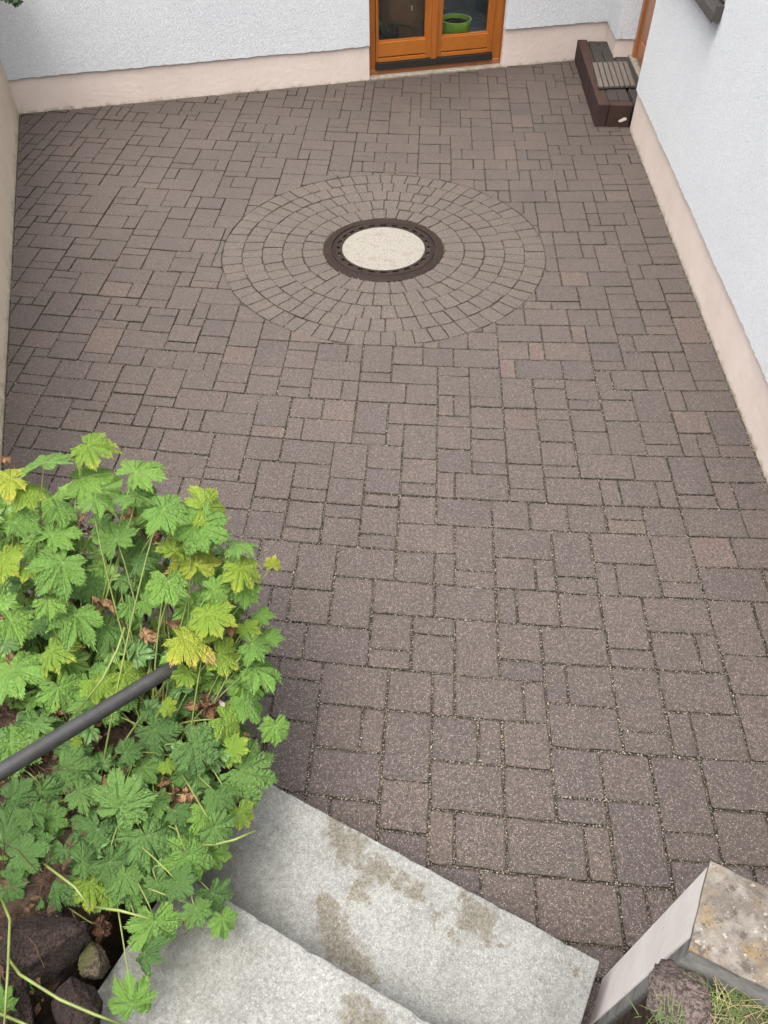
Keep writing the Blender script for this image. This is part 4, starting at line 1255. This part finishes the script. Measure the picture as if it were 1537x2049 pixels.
def leaf_mesh(name, seed, fold=0.10, droop=0.25, curl=0.0):
    R_ = random.Random(seed)
    n_l = 7
    lobes, ang = [], []
    for i in range(n_l):
        a = (i - 3) * 43 + R_.uniform(-5, 5)
        lobes.append((a, (1.05, 1.0, .90, .70)[abs(i - 3)] * R_.uniform(.90, 1.10)))
    # outline by fine angular steps: lobe envelope cut by teeth, deep sinuses between the lobes
    sins = [(lobes[i][0] + lobes[i + 1][0]) / 2 + R_.uniform(-2, 2) for i in range(n_l - 1)]
    sins = [lobes[0][0] - 24] + sins + [lobes[-1][0] + 24]
    pts_ = []
    for i, (a, L) in enumerate(lobes):
        s0, s1 = sins[i], sins[i + 1]
        d0, d1 = R_.uniform(.36, .56), R_.uniform(.36, .56)
        teeth = R_.choice((4, 5, 5))
        for sgn, s_, d_ in ((-1, s0, d0), (1, s1, d1)):
            seg = []
            wdt = abs(s_ - a)
            # from sinus to tip
            seg.append((1.0, d_, 0)); seg.append((0.965, d_ + .16, 0))
            for t in range(teeth):
                f0 = 0.93 - 0.93 * (t + 0.35) / teeth; f1 = 0.93 - 0.93 * (t + 0.95) / teeth
                env = (0.77 + 0.23 * (1 - f0) ** 0.9) * L * R_.uniform(.97, 1.05)
                seg.append((f0 + 0.03, env, 0)); seg.append((max(f1 + 0.02, .04), env - R_.uniform(.035, .085) * L, 0 if f1 > .12 else .3))
            if sgn < 0:
                pts_ += [(a - f * wdt, r, v) for f, r, v in seg]
                pts_.append((a - .6, L * 1.02, 1)); pts_.append((a, L * 1.05, 1)); pts_.append((a + .6, L * 1.02, 1))
            else:
                pts_ += [(a + f * wdt, r, v) for f, r, v in seg[::-1]]
    pts_ = [(-172, .22, 0)] + pts_ + [(172, .22, 0)]
    rings = [0.12, 0.32, 0.55, 0.78, 1.0]
    vs, vein, rad = [(0, 0, 0)], [1.0], [0.0]
    ph, ph2 = R_.uniform(0, 6), R_.uniform(0, 6)
    lift = [R_.uniform(-.22, .16) for _ in lobes]
    for t_ in rings:
        for (a, r, v) in pts_:
            th = math.radians(a); rr_ = r * t_
            x, y = rr_ * math.cos(th), rr_ * math.sin(th)
            il = min(range(n_l), key=lambda q: abs(a - lobes[q][0]))
            near = abs(a - lobes[il][0]) / 22.0
            z = fold * rr_ * (near - 0.4) - droop * rr_ * rr_ * 0.55 + 0.10 * rr_ * math.sin(2 * th + ph) + lift[il] * rr_ * rr_ * (1 - .5 * near)
            z += 0.05 * rr_ * math.sin(9 * th + ph2) * t_ + curl * rr_ ** 3 * math.sin(3 * th + ph)
            z += 0.035 * mnoise.noise(Vector((x * 5, y * 5, seed))) 
            if t_ > 0.9: z += R_.uniform(-.025, .02)
            vs.append((x, y, z)); vein.append(v if t_ > .15 else max(v, .5)); rad.append(rr_)
    n = len(pts_)
    fs = []
    for i in range(n - 1): fs.append((0, 1 + i, 2 + i))
    for j in range(len(rings) - 1):
        for i in range(n - 1):
            if R_.random() < 0.004: continue          # the odd hole eaten by an insect
            a_ = 1 + j * n + i
            fs.append((a_, a_ + n, a_ + n + 1, a_ + 1))
    me = mesh_from(name, vs, fs, True)
    at_ = me.attributes.new('vein', 'FLOAT', 'POINT'); at_.data.foreach_set('value', vein)
    at_ = me.attributes.new('rad', 'FLOAT', 'POINT'); at_.data.foreach_set('value', rad)
    return me


def dead_mesh(name, seed):
    """a shrivelled leaf: the same leaf crumpled together"""
    me = leaf_mesh(name, seed, 0.3, 0.9, 0.2)
    R_ = random.Random(seed); off = Vector((R_.uniform(-5, 5), R_.uniform(-5, 5), 0))
    for v in me.vertices:
        p = v.co.copy()
        r_ = math.hypot(p.x, p.y)
        p.x *= 0.62; p.y *= 0.55 + 0.25 * math.sin(p.x * 3 + seed)
        p.z += 0.35 * mnoise.noise(p * 2.6 + off) + 0.16 * mnoise.noise(p * 6.5 + off) - 0.25 * r_ * r_
        p.x += 0.22 * mnoise.noise(p * 3.1 + off); p.y += 0.22 * mnoise.noise(p * 3.3 - off)
        v.co = p
    me.update()
    return me


LEAVES = {}
for kcol in 'gldyb':
    LEAVES[kcol] = []
    for i in range({'g': 11, 'd': 11, 'l': 7, 'y': 6, 'b': 6}[kcol]):
        nm = {'g': 'green_leaf', 'l': 'lime_leaf', 'd': 'deep_green_leaf', 'y': 'yellowing_leaf', 'b': 'dead_leaf'}[kcol]
        me = dead_mesh(nm, 90 + i) if kcol == 'b' else leaf_mesh(nm, 17 * i + ord(kcol), 0.06 + 0.05 * (i % 3), 0.20 + 0.13 * (i % 4), (0.0, .06, .12)[i % 3] * (2.0 if kcol == 'y' else 1.0))
        me.materials.append(M['leaf_' + kcol]); LEAVES[kcol].append(me)

plant = thing('geranium_plant', tuple(BED_R + BED_DIR * 0.5 + NS * 0.3 + Vector((0, 0, 0.4))), 'large bushy geranium with lobed green and yellowing leaves spilling from the bed', 'plant')


def top_z(x, y):
    """height of the plant's outer leaves, read along the picture's rows"""
    ks = [(880, 1.00), (1000, .93), (1100, .85), (1200, .76), (1300, .66), (1400, .59), (1550, .545), (1700, .51), (1850, .47), (2060, .46)]
    z = ks[0][1]
    for (a, b) in zip(ks, ks[1:]):
        if a[0] <= y <= b[0]: z = a[1] + (b[1] - a[1]) * (y - a[0]) / (b[0] - a[0])
    if y > ks[-1][0]: z = ks[-1][1]
    return z - 0.08 * max(0, (x - 430) / 130)


# (x, y, diameter px, pointing direction deg, kind) in a 2.5617x enlargement of the photo's lower left
Z6 = """450,130,235,-25,l 225,225,280,95,g 55,300,250,200,y 120,360,190,-60,l 420,300,240,10,g 690,270,240,45,g 700,385,260,95,g 835,460,260,-25,g 485,410,200,-40,g 300,455,180,-20,g 75,530,200,45,g 265,595,230,60,g
595,620,240,120,g 510,540,160,20,d 1045,455,270,25,l 1000,545,270,-20,g 1210,640,190,20,g 890,670,170,80,l 1005,745,250,100,y 1235,760,210,-60,l 1180,820,180,-30,g 860,830,230,-90,g 620,820,160,40,d 320,730,280,-120,g
15,720,210,0,l 470,830,180,-70,d 30,840,160,30,d 245,930,190,-30,g 50,1030,210,0,g 390,1000,250,-90,g 550,1065,190,-60,d 165,1050,160,60,d 60,1280,340,-60,g 265,1180,230,-30,l 300,1370,210,-60,g 1065,990,240,-60,l
940,1120,270,-30,y 1120,1200,210,-30,l 1290,1150,190,0,g 1370,1120,150,60,g 1305,1270,240,0,g 1330,1000,120,-45,g 490,1340,210,-45,l 640,1300,200,-20,l 490,1450,350,90,g 965,1290,150,-90,l 1400,745,90,80,y
860,1030,170,10,b 740,1110,130,60,b 400,520,130,100,b 640,490,160,30,b 660,510,110,-30,b 800,570,130,0,b 510,920,170,40,b 1190,920,80,70,b 420,1210,120,0,b 15,190,80,30,b 700,740,140,30,d 660,950,150,-40,g 740,930,150,-20,g 1090,870,160,10,g 1180,1060,120,20,b 1290,1090,60,0,b 340,860,160,10,d 150,760,140,-60,l 960,640,150,30,d 760,690,130,70,d 1250,870,150,-40,g 1260,1060,120,-60,l 1060,1100,110,60,l"""
Z7 = """50,350,270,-30,g 330,480,240,-30,d 60,635,200,0,d 215,600,210,-80,d 410,600,190,-30,d 615,680,310,60,d 500,790,270,-110,d 750,830,350,-60,d 790,280,240,-40,d 990,360,270,-30,d 1235,490,300,-20,d 1115,620,170,-80,d
1230,700,150,-60,l 1100,780,200,-30,d 965,930,230,-60,g 905,1060,180,-30,d 85,930,240,20,d 40,1080,170,-40,d 280,1070,250,-120,d 465,1060,220,-45,l 790,1265,270,-90,g 1085,1120,200,-60,d 1140,1250,150,-80,g 25,1240,180,-45,l
740,1430,200,-10,d 680,1690,230,100,g 80,1600,160,20,g 1410,260,175,-90,g 1260,140,190,-60,g 1150,230,210,-20,l 1060,160,190,30,b 850,165,100,-10,l 850,460,90,-70,l 730,480,170,-50,d 380,345,70,0,l 800,650,140,-30,d 900,700,130,-60,d
510,1290,150,10,b 390,1370,140,-20,b 1010,1220,120,-80,b 520,560,130,0,b 900,600,170,30,b 1240,320,100,-60,b 1095,900,110,-80,b 940,120,200,20,d 1000,1200,160,-70,d 160,700,180,-60,d 250,740,160,30,d 0,1700,150,60,g 1180,380,160,-10,l 30,800,210,40,d 150,860,200,-30,d 330,900,210,-80,d 180,1000,190,10,d 120,1150,180,-60,d 420,960,180,20,d 560,960,210,-40,d 640,1020,190,-100,d 700,1150,140,10,b 830,560,120,60,b 960,620,130,-20,b 640,400,140,30,d 170,260,190,40,d"""
leaf_n = [0]
CAMP = Vector((0, 0, CAM_H))
ROOTS = [BED_R + BED_DIR * a_ + NS * b_ for a_, b_ in ((.16, .16), (.22, .36), (.42, .22), (.45, .48), (.70, .2), (.75, .5), (1.0, .25), (1.0, .55), (.3, .62), (1.25, .35))]


def place_leaf(px, py, dia, deg, kind, z, stem=True, tilt=0.30, bright=None):
    p = U(px, py, z)
    depth = (p - CAMP).dot(CF)
    R_m = dia / 2 * depth / F_PX
    # facing: mostly up to the light, leaning out of the clump and a little to the open side
    cen = BED_R + BED_DIR * 0.6 + NS * 0.35
    outw = Vector((p.x - cen.x, p.y - cen.y, 0)) * 0.45
    nrm = Vector((rr.gauss(0, tilt), rr.gauss(0, tilt) - 0.18, 1.0)) + outw
    nrm.normalize()
    dimg = CR * math.cos(math.radians(deg)) - CD * math.sin(math.radians(deg))
    xd = dimg - nrm * dimg.dot(nrm)
    if xd.length < 0.1: xd = Vector((1, 0, 0)) - nrm * nrm.x
    xd.normalize(); yd = nrm.cross(xd)
    mtx = Matrix((xd, yd, nrm)).transposed().to_4x4()
    s = R_m * (1.0 if kind != 'b' else 1.1)
    me = rr.choice(LEAVES[kind])
    o_ = bpy.data.objects.new('leaf', me); COL.objects.link(o_)
    o_.parent = plant; o_.matrix_parent_inverse = root_matrix(plant).inverted()
    o_.matrix_basis = Matrix.Translation(p) @ mtx @ Matrix.Diagonal((s, s, s * rr.uniform(.8, 1.3), 1))
    leaf_n[0] += 1
    if stem:
        rt = min(ROOTS, key=lambda q: (Vector((q.x - p.x, q.y - p.y, 0)).length + rr.uniform(0, .25)))
        rt = Vector((rt.x + rr.gauss(0, .05), rt.y + rr.gauss(0, .05), 0.40))
        mid = rt.lerp(p, 0.55) + Vector((0, 0, 0.08)) - nrm * 0.04
        pre = p - nrm * (0.35 * R_m) - xd * 0.25 * R_m
        pts_ = []
        for i in range(9):
            t_ = i / 8
            q = rt * (1 - t_) ** 3 + mid * 3 * t_ * (1 - t_) ** 2 + pre * 3 * t_ * t_ * (1 - t_) + p * t_ ** 3
            pts_.append(q)
        mb_ = MB(); mb_.tube(pts_, [0.0030 - 0.0014 * i / 8 for i in range(9)], 5, False)
        mb_.build('stem', M['stem'], plant, smooth=True)


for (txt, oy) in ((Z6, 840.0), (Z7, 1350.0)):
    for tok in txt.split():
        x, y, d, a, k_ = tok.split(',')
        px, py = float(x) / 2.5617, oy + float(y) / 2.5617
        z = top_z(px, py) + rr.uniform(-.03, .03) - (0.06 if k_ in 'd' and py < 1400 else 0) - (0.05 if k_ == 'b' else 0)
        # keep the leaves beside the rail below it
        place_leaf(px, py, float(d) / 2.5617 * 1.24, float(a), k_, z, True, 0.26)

MASK = [(0, 990), (60, 950), (150, 960), (260, 980), (400, 1030), (470, 1100), (500, 1170), (490, 1290), (515, 1400), (495, 1500), (460, 1600), (420, 1720), (330, 1790), (220, 1790), (120, 1770), (0, 1810)]


def in_mask(x, y):
    ins = False
    for i in range(len(MASK)):
        (x1, y1), (x2, y2) = MASK[i], MASK[i - 1]
        if (y1 > y) != (y2 > y) and x < (x2 - x1) * (y - y1) / (y2 - y1) + x1: ins = not ins
    return ins


cnt = 0
while cnt < 148:
    px, py = rr.uniform(-60, 520), rr.uniform(950, 1810)
    if not in_mask(max(px, 1), py): continue
    cnt += 1
    z = max(0.44, 0.40 + (top_z(px, py) - 0.40) * rr.uniform(.25, .72))
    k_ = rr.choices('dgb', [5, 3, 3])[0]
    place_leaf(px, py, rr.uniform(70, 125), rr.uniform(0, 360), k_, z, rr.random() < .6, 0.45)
print('leaves', leaf_n[0])
# the small leaves deep in the clump, too many and too hidden to pick apart
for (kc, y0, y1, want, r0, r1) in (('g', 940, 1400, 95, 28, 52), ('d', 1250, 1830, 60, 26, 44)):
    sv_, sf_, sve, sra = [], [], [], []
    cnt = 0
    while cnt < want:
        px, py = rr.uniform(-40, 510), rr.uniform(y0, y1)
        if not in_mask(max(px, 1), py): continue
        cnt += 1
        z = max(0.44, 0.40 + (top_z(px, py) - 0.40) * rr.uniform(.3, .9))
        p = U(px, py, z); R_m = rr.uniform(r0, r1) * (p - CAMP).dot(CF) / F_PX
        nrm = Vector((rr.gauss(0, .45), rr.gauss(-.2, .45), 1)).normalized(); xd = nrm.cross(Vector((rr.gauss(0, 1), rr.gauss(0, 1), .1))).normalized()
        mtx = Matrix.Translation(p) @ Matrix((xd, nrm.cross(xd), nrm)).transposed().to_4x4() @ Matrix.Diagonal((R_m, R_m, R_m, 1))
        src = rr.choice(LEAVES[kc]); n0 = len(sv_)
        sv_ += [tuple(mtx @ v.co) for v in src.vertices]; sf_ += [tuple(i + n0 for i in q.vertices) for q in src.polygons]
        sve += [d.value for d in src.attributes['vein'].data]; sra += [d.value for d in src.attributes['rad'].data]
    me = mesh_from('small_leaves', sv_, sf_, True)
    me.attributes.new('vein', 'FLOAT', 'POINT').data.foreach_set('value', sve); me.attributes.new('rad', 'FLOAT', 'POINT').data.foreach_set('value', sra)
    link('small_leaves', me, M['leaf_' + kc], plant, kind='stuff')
# long bare stalks arching over the rocks at the lower left
for path in ([(-10, 1880, .50), (40, 1950, .54), (120, 2000, .56), (190, 2030, .54), (250, 2052, .52)], [(4, 1800, .52), (20, 1840, .55), (16, 1940, .56), (8, 2060, .55)],
             [(-20, 2020, .5), (40, 2045, .53), (80, 2062, .53)], [(70, 1715, .48), (110, 1745, .52), (150, 1775, .53), (180, 1815, .52)], [(190, 1815, .50), (240, 1822, .53), (300, 1838, .53)],
             [(250, 1255, .72), (235, 1300, .70), (205, 1360, .66), (150, 1430, .58)], [(392, 1690, .50), (430, 1690, .52), (470, 1680, .53), (512, 1662, .52)]):
    mb = MB(); mb.tube([U(*q) for q in path], [.0034] * (len(path) - 1) + [.0022], 6); mb.build('stem', M['stem'], plant, smooth=True)
# dry litter and thin dead stalks on the soil
vs, fs = [], []
for _ in range(900):
    a_, b_ = rr.uniform(0.02, 1.2), rr.uniform(0.02, 1.0)
    p = BED_R + BED_DIR * a_ + NS * b_
    z = BED_Z(a_, b_) + rr.uniform(0.005, 0.05)
    s = rr.uniform(.004, .015); th = rr.uniform(0, 6.28); n0 = len(vs)
    ax = Vector((math.cos(th), math.sin(th), rr.uniform(-.5, .5))) * s; ay = Vector((-math.sin(th), math.cos(th), rr.uniform(-.5, .5))) * s * .6
    c_ = Vector((p.x, p.y, z)); lift = Vector((0, 0, s * rr.uniform(.1, .5)))
    vs += [c_ - ax, c_ - ay * .8 + lift, c_ + ax * .9, c_ + ay + lift, c_ + Vector((0, 0, -s * .2))]
    fs += [(n0, n0 + 1, n0 + 4), (n0 + 1, n0 + 2, n0 + 4), (n0 + 2, n0 + 3, n0 + 4), (n0 + 3, n0, n0 + 4)]
link('leaf_litter', mesh_from('leaf_litter', vs, fs), M['litter'], None, 'brown dead leaf litter on the soil under the plant', 'litter', None, 'stuff')
mb = MB()
for _ in range(150):
    a_, b_ = rr.uniform(0.05, 1.1), rr.uniform(0.05, .85)
    p = BED_R + BED_DIR * a_ + NS * b_; z = BED_Z(a_, b_)
    th = rr.uniform(0, 6.28); L_ = rr.uniform(.06, .22)
    d_ = Vector((math.cos(th), math.sin(th), rr.uniform(.0, .8))).normalized()
    s_ = Vector((p.x, p.y, z)); e_ = s_ + d_ * L_; m_ = s_.lerp(e_, .5) + Vector((rr.gauss(0, .012), rr.gauss(0, .012), rr.uniform(0, .03)))
    mb.tube([s_, m_, e_], [.0014, .0012, .0007], 4, False)
mb.build('dead_stalks', M['litter'], None, label='tangle of thin dead stalks under the leaves', cat='stalks', kind='stuff')

# twig with dark leaves at the top left corner of the picture
tw = thing('climbing_plant', tuple(CORNER - UL * 0.4 + Vector((0, 0, 0.9))), 'sprig of dark green leaves hanging at the yard wall by the back corner', 'plant')
for (x, y, d_) in ((34, 4, 26), (24, -6, 30), (10, -12, 34), (40, -14, 26), (52, -22, 28), (20, -30, 36)):
    v = ray(x, y); o = Vector((0, 0, CAM_H)); t_ = (CORNER - NB * 0.18 - o).dot(NB) / v.dot(NB); p = o + v * t_
    nrm = Vector((rr.gauss(.2, .3), -0.7 + rr.gauss(0, .3), .8)).normalized(); xd = Vector((rr.gauss(0, .5), 0, -1)); xd -= nrm * xd.dot(nrm); xd.normalize()
    R_m = d_ / 2 * (p - o).dot(CF) / F_PX
    o_ = bpy.data.objects.new('leaf', LEAVES['d'][0].copy()); o_.data.materials.clear(); o_.data.materials.append(M['ivy']); COL.objects.link(o_)
    o_.parent = tw; o_.matrix_parent_inverse = root_matrix(tw).inverted()
    o_.matrix_basis = Matrix.Translation(p) @ Matrix((xd, nrm.cross(xd), nrm)).transposed().to_4x4() @ Matrix.Diagonal((R_m, R_m, R_m, 1))
    tip = p
v = ray(20, -30); t_ = (CORNER - NB * 0.18 - o).dot(NB) / v.dot(NB); top = o + v * t_
mb = MB(); v = ray(34, 4); low = o + v * ((CORNER - NB * 0.18 - o).dot(NB) / v.dot(NB))
wtop = CORNER - UL * 0.2 + NL * 0.05 + Vector((0, 0, 1.52))
mb.tube([low, top.lerp(low, .3), top, top.lerp(wtop, .6), wtop], .004, 6); mb.build('stem', M['stem'], tw)
